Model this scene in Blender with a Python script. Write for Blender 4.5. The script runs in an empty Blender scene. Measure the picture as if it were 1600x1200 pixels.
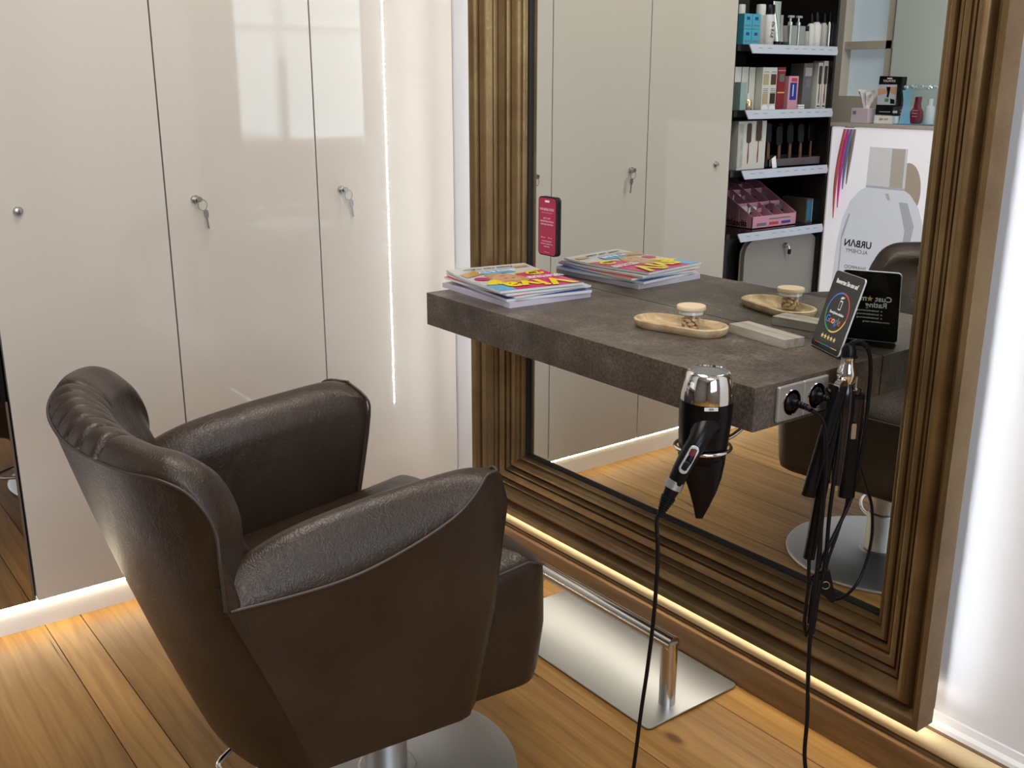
import bpy, bmesh, math, random
from mathutils import Vector, Matrix
random.seed(7)
sc = bpy.context.scene
COL = sc.collection
# ------------------------------------------------------------------ camera, light, exposure
YAW, PITCH, ROLL = -0.9237, 0.2842, 0.0014
CAM = Vector((1.0502, -1.6379, 1.2786))
fw = Vector((math.sin(YAW)*math.cos(PITCH), math.cos(YAW)*math.cos(PITCH), -math.sin(PITCH)))
rt = Vector((math.cos(YAW), -math.sin(YAW), 0))
upv = rt.cross(fw)
r2 = rt*math.cos(ROLL)+upv*math.sin(ROLL); u2 = -rt*math.sin(ROLL)+upv*math.cos(ROLL)
cam = bpy.data.cameras.new('camera'); camo = bpy.data.objects.new('camera', cam); COL.objects.link(camo)
cam.sensor_width = 36; cam.lens = 1623.75*36/1600; cam.clip_start = .02
camo.matrix_world = Matrix(((r2.x, u2.x, -fw.x, CAM.x), (r2.y, u2.y, -fw.y, CAM.y), (r2.z, u2.z, -fw.z, CAM.z), (0, 0, 0, 1)))
sc.camera = camo
sc.cycles.use_denoising = True
sc.cycles.max_bounces = 10; sc.cycles.glossy_bounces = 6; sc.cycles.transmission_bounces = 8; sc.cycles.transparent_max_bounces = 24
sc.cycles.caustics_reflective = True; sc.cycles.sample_clamp_indirect = 3.0; sc.cycles.caustics_refractive = False
sc.view_settings.view_transform = 'Standard'; sc.view_settings.look = 'None'
sc.view_settings.gamma = 1; sc.view_settings.use_curve_mapping = False
sc.view_settings.exposure = 0.12
w = bpy.data.worlds.new('world'); sc.world = w; w.use_nodes = True
w.node_tree.nodes['Background'].inputs[0].default_value = (.8, .9, 1, 1)
w.node_tree.nodes['Background'].inputs[1].default_value = .3
def area(name, loc, target, sx, sy, power, color):
    l = bpy.data.lights.new(name, 'AREA'); l.shape = 'RECTANGLE'; l.size = sx; l.size_y = sy; l.energy = power; l.color = color
    o = bpy.data.objects.new(name, l); COL.objects.link(o); o.location = loc
    o.rotation_euler = (Vector(target)-Vector(loc)).to_track_quat('-Z', 'Y').to_euler()
    return o
area('daylight_window_light', (3.15, -1.7, 1.6), (-1.0, -1.6, .9), 1.6, 1.5, 26, (.82, .91, 1))
area('ceiling_light_panel_light', (-.45, -.95, 2.58), (-.6, -1.1, 0), 1.1, 1.1, 33, (1, .93, .84))
area('ceiling_light_panel_light', (1.6, -1.6, 2.58), (1.6, -1.6, 0), 1.1, 1.1, 22, (1, .95, .88))

# ------------------------------------------------------------------ measures
XC = -1.4375; T = .8004; TH = .0766; D = .35; XL = -.988
XGL, XGR, G, GT = -1.037, .0542, .307, 2.02
FW = .1475; YF = -.0875; YW = .037; ZK = .073
DY1, DY2, DYE = -.7905, -.3921, -1.19

# ------------------------------------------------------------------ helpers
def tag(o, label=None, cat=None, group=None, kind=None):
    if label: o['label'] = label
    if cat: o['category'] = cat
    if group: o['group'] = group
    if kind: o['kind'] = kind
    return o
def empty(name, loc, label, cat, group=None, rz=0):
    o = bpy.data.objects.new(name, None); COL.objects.link(o); o.location = loc; o.rotation_euler = (0, 0, rz); o.empty_display_size = .05
    return tag(o, label, cat, group)
class MB:
    def __init__(s): s.v = []; s.f = []; s.m = []
    def add(s, vs, fs, mi=0):
        n = len(s.v); s.v += [tuple(v) for v in vs]; s.f += [tuple(i+n for i in f) for f in fs]; s.m += [mi]*len(fs); return s
    def box(s, a, b, mi=0, rot=None, c=None):
        x0, y0, z0 = a; x1, y1, z1 = b
        vs = [Vector(p) for p in ((x0,y0,z0),(x1,y0,z0),(x1,y1,z0),(x0,y1,z0),(x0,y0,z1),(x1,y0,z1),(x1,y1,z1),(x0,y1,z1))]
        if rot is not None: vs = [rot @ v for v in vs]
        if c is not None: vs = [v+Vector(c) for v in vs]
        return s.add(vs, [(0,3,2,1),(4,5,6,7),(0,1,5,4),(1,2,6,5),(2,3,7,6),(3,0,4,7)], mi)
    def lathe(s, prof, n=32, c=(0,0,0), rot=None, mi=0, cap=True, mis=None):
        vs = []; fs = []; ms = []
        for r, z in prof:
            for k in range(n):
                a = 2*math.pi*k/n; vs.append(Vector((r*math.cos(a), r*math.sin(a), z)))
        for j in range(len(prof)-1):
            for k in range(n):
                k2 = (k+1) % n; fs.append((j*n+k, j*n+k2, (j+1)*n+k2, (j+1)*n+k)); ms.append(mis[j] if mis else mi)
        if cap:
            if prof[0][0] > 1e-5: fs.append(tuple(range(n-1, -1, -1))); ms.append(mis[0] if mis else mi)
            if prof[-1][0] > 1e-5: fs.append(tuple((len(prof)-1)*n+k for k in range(n))); ms.append(mis[-1] if mis else mi)
        if rot is not None: vs = [rot @ v for v in vs]
        vs = [v+Vector(c) for v in vs]
        n0 = len(s.v); s.v += [tuple(v) for v in vs]; s.f += [tuple(i+n0 for i in f) for f in fs]; s.m += ms; return s
    def tube(s, pts, r, n=10, mi=0, closed=False, smooth=0):
        pts = [Vector(p) for p in pts]
        if smooth: pts = catmull(pts, smooth, closed)
        rs = r if isinstance(r, (list, tuple)) else None
        N = len(pts); vs = []; fs = []
        up = Vector((0, 0, 1)); prev = None
        for i, p in enumerate(pts):
            if closed: t = pts[(i+1) % N]-pts[i-1]
            else: t = pts[min(i+1, N-1)]-pts[max(i-1, 0)]
            t.normalize()
            if prev is None:
                a = t.cross(up)
                if a.length < .05: a = t.cross(Vector((1, 0, 0)))
            else: a = prev - t*prev.dot(t)
            a.normalize(); prev = a; b = t.cross(a)
            rr = r if rs is None else rs[0]+(rs[1]-rs[0])*i/(N-1) if len(rs) == 2 else rs[min(int(i*len(rs)/N), len(rs)-1)]
            for k in range(n):
                an = 2*math.pi*k/n; vs.append(p+(a*math.cos(an)+b*math.sin(an))*rr)
        for i in range(N if closed else N-1):
            j = (i+1) % N
            for k in range(n):
                k2 = (k+1) % n; fs.append((i*n+k, i*n+k2, j*n+k2, j*n+k))
        if not closed: fs.append(tuple(range(n-1, -1, -1))); fs.append(tuple((N-1)*n+k for k in range(n)))
        return s.add(vs, fs, mi)
    def prism(s, poly, y0, y1, axes, mi=0, o=(0,0,0)):
        ex, ey, ez = [Vector(a) for a in axes]; o = Vector(o); n = len(poly)
        vs = [o+ex*p[0]+ey*p[1]+ez*y0 for p in poly]+[o+ex*p[0]+ey*p[1]+ez*y1 for p in poly]
        fs = [tuple(range(n-1, -1, -1)), tuple(range(n, 2*n))]+[(i, (i+1) % n, (i+1) % n+n, i+n) for i in range(n)]
        return s.add(vs, fs, mi)
    def grid(s, rows, mi=0, closeu=False, closev=False):
        R = len(rows); C = len(rows[0]); vs = [p for r in rows for p in r]; fs = []
        for i in range(R if closev else R-1):
            for j in range(C if closeu else C-1):
                i2 = (i+1) % R; j2 = (j+1) % C; fs.append((i*C+j, i*C+j2, i2*C+j2, i2*C+j))
        return s.add(vs, fs, mi)
    def build(s, name, mats, parent=None, smooth=None, bevel=0, seg=2, sub=0, mat_world=None, fixn=True):
        me = bpy.data.meshes.new(name); me.from_pydata(s.v, [], s.f)
        if not isinstance(mats, (list, tuple)): mats = [mats]
        for m in mats: me.materials.append(m)
        for p, mi in zip(me.polygons, s.m): p.material_index = mi
        if fixn:
            bm = bmesh.new(); bm.from_mesh(me); bmesh.ops.recalc_face_normals(bm, faces=bm.faces); bm.to_mesh(me); bm.free()
        if smooth is not None:
            for p in me.polygons: p.use_smooth = True
            if smooth > 0:
                bm = bmesh.new(); bm.from_mesh(me)
                for e in bm.edges:
                    e.smooth = not (len(e.link_faces) == 2 and e.calc_face_angle(0) > math.radians(smooth))
                bm.to_mesh(me); bm.free()
        o = bpy.data.objects.new(name, me); COL.objects.link(o)
        if parent: o.parent = parent
        if mat_world is not None: o.matrix_basis = mat_world
        if bevel:
            b = o.modifiers.new('bevel', 'BEVEL'); b.width = bevel; b.segments = seg; b.limit_method = 'ANGLE'; b.angle_limit = math.radians(40)
            for p in me.polygons: p.use_smooth = True
            wn = o.modifiers.new('wn', 'WEIGHTED_NORMAL'); wn.keep_sharp = True
        if sub:
            q = o.modifiers.new('sub', 'SUBSURF'); q.levels = sub; q.render_levels = sub
        return o
def catmull(pts, k, closed=False):
    out = []; N = len(pts)
    rng = range(N) if closed else range(N-1)
    for i in rng:
        if closed: p0, p1, p2, p3 = pts[i-1], pts[i], pts[(i+1) % N], pts[(i+2) % N]
        else: p0, p1, p2, p3 = pts[max(i-1, 0)], pts[i], pts[i+1], pts[min(i+2, N-1)]
        for j in range(k):
            t = j/k
            out.append(.5*((2*p1)+(-p0+p2)*t+(2*p0-5*p1+4*p2-p3)*t*t+(-p0+3*p1-3*p2+p3)*t**3))
    if not closed: out.append(pts[-1])
    return out
def rrect(w_, h_, r, n=6):
    out = []
    for cx, cy, a0 in ((w_/2-r, h_/2-r, 0), (-w_/2+r, h_/2-r, 90), (-w_/2+r, -h_/2+r, 180), (w_/2-r, -h_/2+r, 270)):
        for k in range(n+1):
            a = math.radians(a0+90*k/n); out.append((cx+r*math.cos(a), cy+r*math.sin(a)))
    return out
def interp(tab, x):
    if x <= tab[0][0]: return tab[0][1]
    for (a, fa), (b, fb) in zip(tab, tab[1:]):
        if x <= b: return fa+(fb-fa)*(x-a)/(b-a)
    return tab[-1][1]
def sint(tab, x):
    xs = [t[0] for t in tab]; n = len(tab)
    if x <= xs[0]: return tab[0][1]
    for i in range(n-1):
        if x <= xs[i+1]:
            h = xs[i+1]-xs[i]; t = (x-xs[i])/h
            def sl(j):
                if j == 0: return (tab[1][1]-tab[0][1])/(xs[1]-xs[0])
                if j == n-1: return (tab[-1][1]-tab[-2][1])/(xs[-1]-xs[-2])
                return (tab[j+1][1]-tab[j-1][1])/(xs[j+1]-xs[j-1])
            a, b = tab[i][1], tab[i+1][1]
            return (2*t**3-3*t*t+1)*a+(t**3-2*t*t+t)*h*sl(i)+(-2*t**3+3*t*t)*b+(t**3-t*t)*h*sl(i+1)
    return tab[-1][1]
def text(name, body, size, o, right, up, mat, parent=None, align='CENTER', sx=1.0, off=.0006, bold=0):
    cu = bpy.data.curves.new(name, 'FONT'); cu.body = body; cu.size = size; cu.align_x = align; cu.align_y = 'CENTER'; cu.extrude = .0002; cu.offset = bold; cu.resolution_u = 3
    t = bpy.data.objects.new(name+'_c', cu); COL.objects.link(t)
    dg = bpy.context.evaluated_depsgraph_get(); me = bpy.data.meshes.new_from_object(t.evaluated_get(dg))
    bpy.data.objects.remove(t)
    right = Vector(right).normalized(); up = Vector(up).normalized(); n = right.cross(up)
    for v in me.vertices: v.co = Vector(o)+right*v.co.x*sx+up*v.co.y+n*(v.co.z+off)
    me.materials.clear(); me.materials.append(mat)
    ob = bpy.data.objects.new(name, me); COL.objects.link(ob)
    if parent: ob.parent = parent
    return ob

# ------------------------------------------------------------------ materials
def mat(name, col, rough=.5, metal=0, coat=0, coatr=.03, trans=0, ior=1.45, emit=None, es=0, alpha=1, spec=.5):
    m = bpy.data.materials.new(name); m.use_nodes = True; b = m.node_tree.nodes['Principled BSDF']
    b.inputs['Base Color'].default_value = (*col, 1); b.inputs['Roughness'].default_value = rough; b.inputs['Metallic'].default_value = metal
    b.inputs['Coat Weight'].default_value = coat; b.inputs['Coat Roughness'].default_value = coatr
    b.inputs['Transmission Weight'].default_value = trans; b.inputs['IOR'].default_value = ior; b.inputs['Specular IOR Level'].default_value = spec
    if emit: b.inputs['Emission Color'].default_value = (*emit, 1); b.inputs['Emission Strength'].default_value = es
    return m
def nd(m, t, **k):
    n = m.node_tree.nodes.new(t)
    for a, v in k.items(): setattr(n, a, v)
    return n
def lk(m, a, ao, b, bi): m.node_tree.links.new(a.outputs[ao], b.inputs[bi])
def coords(m, scale=(1,1,1), rot=(0,0,0)):
    tc = nd(m, 'ShaderNodeTexCoord'); mp = nd(m, 'ShaderNodeMapping'); mp.inputs['Scale'].default_value = scale; mp.inputs['Rotation'].default_value = rot
    lk(m, tc, 'Object', mp, 'Vector'); return mp
def noise(m, mp, sc_, det=4, rough=.5, dist=0):
    n = nd(m, 'ShaderNodeTexNoise'); n.inputs['Scale'].default_value = sc_; n.inputs['Detail'].default_value = det; n.inputs['Roughness'].default_value = rough; n.inputs['Distortion'].default_value = dist
    lk(m, mp, 'Vector', n, 'Vector'); return n
def ramp(m, n, out, stops):
    r = nd(m, 'ShaderNodeValToRGB'); e = r.color_ramp.elements
    while len(e) < len(stops): e.new(.5)
    for el, (p, c) in zip(e, stops): el.position = p; el.color = (*c, 1) if len(c) == 3 else c
    lk(m, n, out, r, 'Fac'); return r
def bump(m, n, out, strength, dist=.002, prev=None):
    b = nd(m, 'ShaderNodeBump'); b.inputs['Strength'].default_value = strength; b.inputs['Distance'].default_value = dist
    lk(m, n, out, b, 'Height')
    if prev: lk(m, prev, 'Normal', b, 'Normal')
    return b
P = 'Principled BSDF'
def bs(m): return m.node_tree.nodes[P]

M_cup = mat('cupboard_gloss_cream', (.56, .52, .47), .35, coat=1, coatr=.04)
M_white = mat('wall_paint_white', (.76, .775, .825), .6)
n_ = noise(M_white, coords(M_white), 90, 3); lk(M_white, bump(M_white, n_, 'Fac', .15, .001), 'Normal', bs(M_white), 'Normal')
M_whitetrim = mat('white_trim', (.82, .82, .84), .35)
M_kick = mat('white_kick_board', (.86, .85, .84), .4)
M_ceil = mat('ceiling_white', (.75, .73, .70), .8)
M_dark = mat('dark_gap', (.01, .009, .008), .6)
M_salon = mat('salon_wall_warm_grey', (.26, .245, .225), .7)
# floor
def wood_floor():
    m = mat('oak_plank', (.4, .2, .07), .42)
    at = nd(m, 'ShaderNodeAttribute', attribute_name='plank')
    tc = nd(m, 'ShaderNodeTexCoord')
    off = nd(m, 'ShaderNodeVectorMath', operation='MULTIPLY_ADD')
    cx = nd(m, 'ShaderNodeCombineXYZ'); lk(m, at, 'Fac', cx, 'X'); lk(m, at, 'Fac', cx, 'Z')
    lk(m, cx, 'Vector', off, 0); off.inputs[1].default_value = (17, 0, 9); lk(m, tc, 'Object', off, 2)
    def mp(s):
        q = nd(m, 'ShaderNodeMapping'); q.inputs['Scale'].default_value = s; lk(m, off, 'Vector', q, 'Vector'); return q
    g = noise(m, mp((1.3, 15, 1)), 1.0, 6, .6, .9)           # broad cathedral grain
    wv = nd(m, 'ShaderNodeTexWave', wave_type='BANDS', bands_direction='Y'); wv.inputs['Scale'].default_value = 1.6; wv.inputs['Distortion'].default_value = 9; wv.inputs['Detail'].default_value = 3; wv.inputs['Detail Scale'].default_value = .7; wv.inputs['Detail Roughness'].default_value = .6
    lk(m, mp((.9, 5.5, 1)), 'Vector', wv, 'Vector')
    fine = noise(m, mp((6, 120, 1)), 1, 3, .6)
    a = ramp(m, g, 'Fac', [(.25, (.235, .112, .027)), (.5, (.35, .182, .046)), (.75, (.47, .265, .08))])
    b = ramp(m, wv, 'Fac', [(0, (.80, .74, .66)), (.35, (1, 1, 1)), (1, (1.0, .99, .97))])
    mx = nd(m, 'ShaderNodeMix', data_type='RGBA', blend_type='MULTIPLY'); mx.inputs['Factor'].default_value = .75
    lk(m, a, 'Color', mx, 6); lk(m, b, 'Color', mx, 7)
    c = ramp(m, fine, 'Fac', [(.3, (.66, .6, .55)), (.55, (1, 1, 1))])
    mx2 = nd(m, 'ShaderNodeMix', data_type='RGBA', blend_type='MULTIPLY'); mx2.inputs['Factor'].default_value = .4
    lk(m, mx, 2, mx2, 6); lk(m, c, 'Color', mx2, 7)
    # knots
    vo = nd(m, 'ShaderNodeTexVoronoi', feature='F1'); vo.inputs['Scale'].default_value = 2.3; lk(m, mp((1.0, 2.3, 1)), 'Vector', vo, 'Vector')
    kr = ramp(m, vo, 'Distance', [(0, (.10, .05, .02)), (.04, (.25, .14, .06)), (.055, (.6, .5, .4)), (.085, (1, 1, 1))])
    mx3 = nd(m, 'ShaderNodeMix', data_type='RGBA', blend_type='MULTIPLY'); mx3.inputs['Factor'].default_value = .85
    lk(m, mx2, 2, mx3, 6); lk(m, kr, 'Color', mx3, 7)
    # long shakes / cracks
    cr = noise(m, mp((2.2, 34, 1)), 1, 2, .4, .6)
    crr = ramp(m, cr, 'Fac', [(.262, (.07, .04, .025)), (.285, (1, 1, 1))])
    mx4 = nd(m, 'ShaderNodeMix', data_type='RGBA', blend_type='MULTIPLY'); mx4.inputs['Factor'].default_value = .9
    lk(m, mx3, 2, mx4, 6); lk(m, crr, 'Color', mx4, 7)
    hv = nd(m, 'ShaderNodeHueSaturation'); lk(m, mx4, 2, hv, 'Color')
    mr = nd(m, 'ShaderNodeMapRange'); mr.inputs['To Min'].default_value = .85; mr.inputs['To Max'].default_value = 1.15; lk(m, at, 'Fac', mr, 'Value'); lk(m, mr, 'Result', hv, 'Value')
    lk(m, hv, 'Color', bs(m), 'Base Color')
    lk(m, bump(m, fine, 'Fac', .25, .001), 'Normal', bs(m), 'Normal')
    return m
M_floor = wood_floor(); bs(M_floor).inputs['Roughness'].default_value = .5
# concrete-look laminate
M_top = mat('grey_brown_stone_laminate', (.1, .09, .08), .42)
mp_ = coords(M_top); a_ = noise(M_top, mp_, 9, 8, .65, .3); b_ = noise(M_top, mp_, 160, 4, .7)
c_ = ramp(M_top, a_, 'Fac', [(.28, (.040, .030, .025)), (.46, (.088, .071, .057)), (.60, (.128, .107, .086)), (.75, (.26, .225, .185))])
d_ = ramp(M_top, b_, 'Fac', [(.36, (.36, .34, .32)), (.62, (1.25, 1.25, 1.25))])
mx_ = nd(M_top, 'ShaderNodeMix', data_type='RGBA', blend_type='MULTIPLY'); mx_.inputs['Factor'].default_value = .8
lk(M_top, c_, 'Color', mx_, 6); lk(M_top, d_, 'Color', mx_, 7); lk(M_top, mx_, 2, bs(M_top), 'Base Color')
lk(M_top, bump(M_top, b_, 'Fac', .25, .0008), 'Normal', bs(M_top), 'Normal')
# bronze frame
M_bronze = mat('aged_bronze_paint', (.2, .12, .05), .36, metal=.6)
mp_ = coords(M_bronze, (1, 1, 1)); a_ = noise(M_bronze, mp_, 7, 5, .6); b_ = noise(M_bronze, mp_, 120, 3)
c_ = ramp(M_bronze, a_, 'Fac', [(.3, (.155, .090, .037)), (.7, (.25, .168, .074))])
lk(M_bronze, c_, 'Color', bs(M_bronze), 'Base Color')
r_ = ramp(M_bronze, b_, 'Fac', [(.3, (.33,)*3), (.7, (.46,)*3)]); lk(M_bronze, r_, 'Color', bs(M_bronze), 'Roughness')
M_plinth = mat('brown_wood_plinth', (.2, .1, .04), .4)
mp_ = coords(M_plinth, (3, 30, 30)); a_ = noise(M_plinth, mp_, 1.2, 5, .6, .5)
c_ = ramp(M_plinth, a_, 'Fac', [(.3, (.12, .060, .020)), (.7, (.22, .122, .048))]); lk(M_plinth, c_, 'Color', bs(M_plinth), 'Base Color')
M_glass = mat('silvered_mirror', (.80, .83, .80), .0, metal=1)
M_smoke = mat('smoked_mirror', (.40, .36, .31), .02, metal=1)
# leather
def leather(name, c1, c2, rough=.4, s=1.0):
    m = mat(name, c1, rough)
    mp = coords(m)
    wr = noise(m, mp, 11, 2, .5)
    vo = nd(m, 'ShaderNodeTexVoronoi', feature='DISTANCE_TO_EDGE'); vo.inputs['Scale'].default_value = 130*s; vo.inputs['Randomness'].default_value = 1
    ns = noise(m, mp, 26, 4, .6, 1.2)
    vm = nd(m, 'ShaderNodeVectorMath', operation='MULTIPLY_ADD'); lk(m, ns, 'Color', vm, 0); vm.inputs[1].default_value = (.03, .03, .06); lk(m, mp, 'Vector', vm, 2)
    lk(m, vm, 'Vector', vo, 'Vector')
    fr = ramp(m, vo, 'Distance', [(0, (0,)*3), (.18, (1,)*3)])
    vo2 = nd(m, 'ShaderNodeTexVoronoi', feature='DISTANCE_TO_EDGE'); vo2.inputs['Scale'].default_value = 38*s; lk(m, vm, 'Vector', vo2, 'Vector')
    fr2 = ramp(m, vo2, 'Distance', [(0, (0,)*3), (.09, (1,)*3)])
    msk = ramp(m, wr, 'Fac', [(.35, (.15,)*3), (.65, (1,)*3)])
    inv = nd(m, 'ShaderNodeMix', data_type='RGBA', blend_type='MIX'); lk(m, msk, 'Color', inv, 'Factor'); inv.inputs[6].default_value = (1, 1, 1, 1); lk(m, fr2, 'Color', inv, 7)
    cc = ramp(m, noise(m, mp, 5, 4, .6), 'Fac', [(.3, c1), (.7, c2)])
    lk(m, cc, 'Color', bs(m), 'Base Color')
    b1 = bump(m, fr, 'Color', .30, .0007); b2 = bump(m, inv, 2, .25, .0010, b1)
    lk(m, b2, 'Normal', bs(m), 'Normal')
    return m
M_lea = leather('dark_brown_leather', (.020, .012, .0075), (.038, .023, .015), .36)
M_pipe = mat('dark_brown_piping', (.045, .033, .026), .4)
M_satin = mat('satin_steel', (.60, .59, .57), .2, metal=1)
M_chrome = mat('chrome', (.85, .84, .82), .06, metal=1)
M_steel = mat('brushed_steel', (.47, .49, .50), .3, metal=1)
mp_ = coords(M_steel, (1, 1, 1)); a_ = noise(M_steel, mp_, 4, 2, .5, .3)
lk(M_steel, ramp(M_steel, a_, 'Fac', [(.2, (.36,)*3), (.8, (.46,)*3)]), 'Color', bs(M_steel), 'Roughness')
M_nickel = mat('nickel', (.5, .48, .45), .25, metal=1)
M_blk = mat('black_plastic', (.003, .003, .004), .3, spec=.25)
M_blkg = mat('gloss_black_plastic', (.004, .004, .007), .14, coat=.25)
M_rub = mat('black_cable_rubber', (.004, .004, .006), .4, spec=.3)
M_led = mat('cool_led_tape', (1, 1, 1), .5, emit=(.93, .98, 1), es=24)
M_bead = mat('led_diode', (1, 1, 1), .5, emit=(.95, 1, 1), es=230)
M_ledw = mat('warm_led_tape', (1, 1, 1), .5, emit=(1, .92, .76), es=20)
M_ledk = mat('kick_led_tape', (1, 1, 1), .5, emit=(1, .90, .66), es=40)
M_oak = mat('pale_bamboo', (.55, .42, .25), .45)
mp_ = coords(M_oak, (14, 60, 20), (0, 0, math.radians(-15))); a_ = noise(M_oak, mp_, 1.0, 4, .6, .4)
lk(M_oak, ramp(M_oak, a_, 'Fac', [(.35, (.38, .26, .13)), (.6, (.60, .47, .29))]), 'Color', bs(M_oak), 'Base Color')
M_lid = mat('bamboo_lid', (.70, .56, .38), .5)
M_gwood = mat('greyed_wood', (.36, .33, .28), .6)
mp_ = coords(M_gwood, (10, 120, 60)); a_ = noise(M_gwood, mp_, 1.0, 4, .6)
lk(M_gwood, ramp(M_gwood, a_, 'Fac', [(.3, (.26, .235, .19)), (.7, (.44, .41, .35))]), 'Color', bs(M_gwood), 'Base Color')
M_jar = mat('clear_glass', (.97, .98, .97), .0, trans=1, ior=1.3)
M_nut = mat('nut_shell', (.66, .45, .26), .55)
M_acr = mat('clear_acrylic', (.85, .95, 1), .02, trans=1, ior=1.1)
def thin_glass(m, tint):
    nt = m.node_tree; nt.nodes.remove(nt.nodes[P]); out = [n for n in nt.nodes if n.type == 'OUTPUT_MATERIAL'][0]
    tr = nd(m, 'ShaderNodeBsdfTransparent'); tr.inputs[0].default_value = (*tint, 1); g = nd(m, 'ShaderNodeBsdfGlossy'); g.inputs['Roughness'].default_value = .02
    lw = nd(m, 'ShaderNodeLayerWeight'); lw.inputs[0].default_value = .5; pw = nd(m, 'ShaderNodeMath', operation='POWER'); pw.inputs[1].default_value = 4; ma = nd(m, 'ShaderNodeMath', operation='MULTIPLY_ADD'); ma.inputs[1].default_value = .4; ma.inputs[2].default_value = .03; mx = nd(m, 'ShaderNodeMixShader')
    lk(m, lw, 'Facing', pw, 0); lk(m, pw, 0, ma, 0); lk(m, ma, 0, mx, 0); lk(m, tr, 0, mx, 1); lk(m, g, 0, mx, 2); lk(m, mx, 0, out, 0)
thin_glass(M_jar, (.97, .98, .97)); thin_glass(M_acr, (.95, .98, .99))
def flat(name, c, r=.5, **k): return mat(name, c, r, **k)
M_paper = flat('magazine_paper', (.72, .74, .78), .35)
M_paper2 = flat('magazine_paper_lilac', (.60, .57, .68), .35)
M_mag = flat('print_magenta', (.55, .03, .16), .25); M_yel = flat('print_yellow', (.85, .68, .03), .25); M_blu = flat('print_sky_blue', (.13, .42, .68), .25)
M_skin = flat('print_skin_tone', (.62, .36, .22), .25); M_hair = flat('print_blonde_hair', (.50, .30, .11), .25); M_cov = flat('print_pale_grey', (.55, .56, .55), .25)
M_red = flat('print_red', (.55, .05, .05), .3); M_org = flat('print_orange', (.80, .45, .15), .3); M_wht = flat('print_white', (.85, .85, .86), .35)
M_navy = flat('print_navy', (.05, .1, .35), .3); M_lip = flat('print_lip', (.55, .12, .12), .3); M_grn = flat('print_green', (.05, .35, .12), .3)
M_signblk = flat('sign_black', (.012, .012, .012), .16, coat=.4)
M_clear = flat('white_acrylic_edge', (.75, .78, .80), .15)

# ------------------------------------------------------------------ room shell
def struct(name, mb, m, **k): return tag(mb.build(name, m, **k), kind='structure')
# floor: planks along x, seam positions read from the photograph
seams = [.05, -.115, -.355, -.59, -.845, -1.095, -1.178, -1.42, -1.66, -1.9, -2.14, -2.38, -2.62, -2.86, -3.1, -3.34, -3.58, -3.82, -4.06, -4.3, -4.54]
ends = {0: [-.9, .8], 1: [.3], 2: [.9], 3: [-1.9], 4: [.25], 5: [], 6: [.6], 7: [-.8, 1.2]}
mb = MB(); vals = []
for i in range(len(seams)-1):
    xs = [-2.2]+sorted(ends.get(i, [random.uniform(-1.5, 2)]))+[3.3]
    for a, b in zip(xs, xs[1:]):
        mb.box((a+.0008, seams[i+1]+.0011, -.03), (b-.0008, seams[i]-.0011, 0)); vals += [random.random()]*6
mb.box((-2.2, -4.54, -.06), (3.3, .05, -.012), 1); vals += [0]*6
fl = struct('floor', mb, [M_floor, M_dark], fixn=False)
at_ = fl.data.attributes.new('plank', 'FLOAT', 'FACE')
for k, v in enumerate(vals): at_.data[k].value = v
struct('wall_back', MB().box((-2.2, YW, 0), (3.3, YW+.12, 2.6)), M_white)
struct('wall_left', MB().box((-2.25, -4.54, 0), (-2.13, YW, 2.6)), M_salon)
mb = MB(); mb.box((3.2, -4.54, 0), (3.32, -2.6, 2.6)); mb.box((3.2, -.8, 0), (3.32, YW, 2.6)); mb.box((3.2, -2.6, 0), (3.32, -.8, .8)); mb.box((3.2, -2.6, 2.4), (3.32, -.8, 2.6))
struct('wall_right', mb, M_salon)
struct('wall_front', MB().box((-2.2, -4.6, 0), (3.3, -4.5, 2.6)), M_salon)
struct('ceiling', MB().box((-2.2, -4.6, 2.6), (3.3, .15, 2.7)), M_ceil)
mb = MB()
for a, b in ((-2.6, -2.53), (-1.73, -1.67), (-.87, -.8)): mb.box((3.18, a, .8), (3.26, b, 2.4))
for a, b in ((.8, .87), (1.6, 1.65), (2.33, 2.4)): mb.box((3.19, -2.6, a), (3.25, -.8, b))
win = struct('window_1', mb, M_whitetrim)
gl = MB().box((3.27, -2.55, .85), (3.275, -.85, 2.35)).build('window_glass', mat('daylight_glass', (.8, .9, 1), .3, emit=(.75, .88, 1), es=2.2), win)

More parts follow.
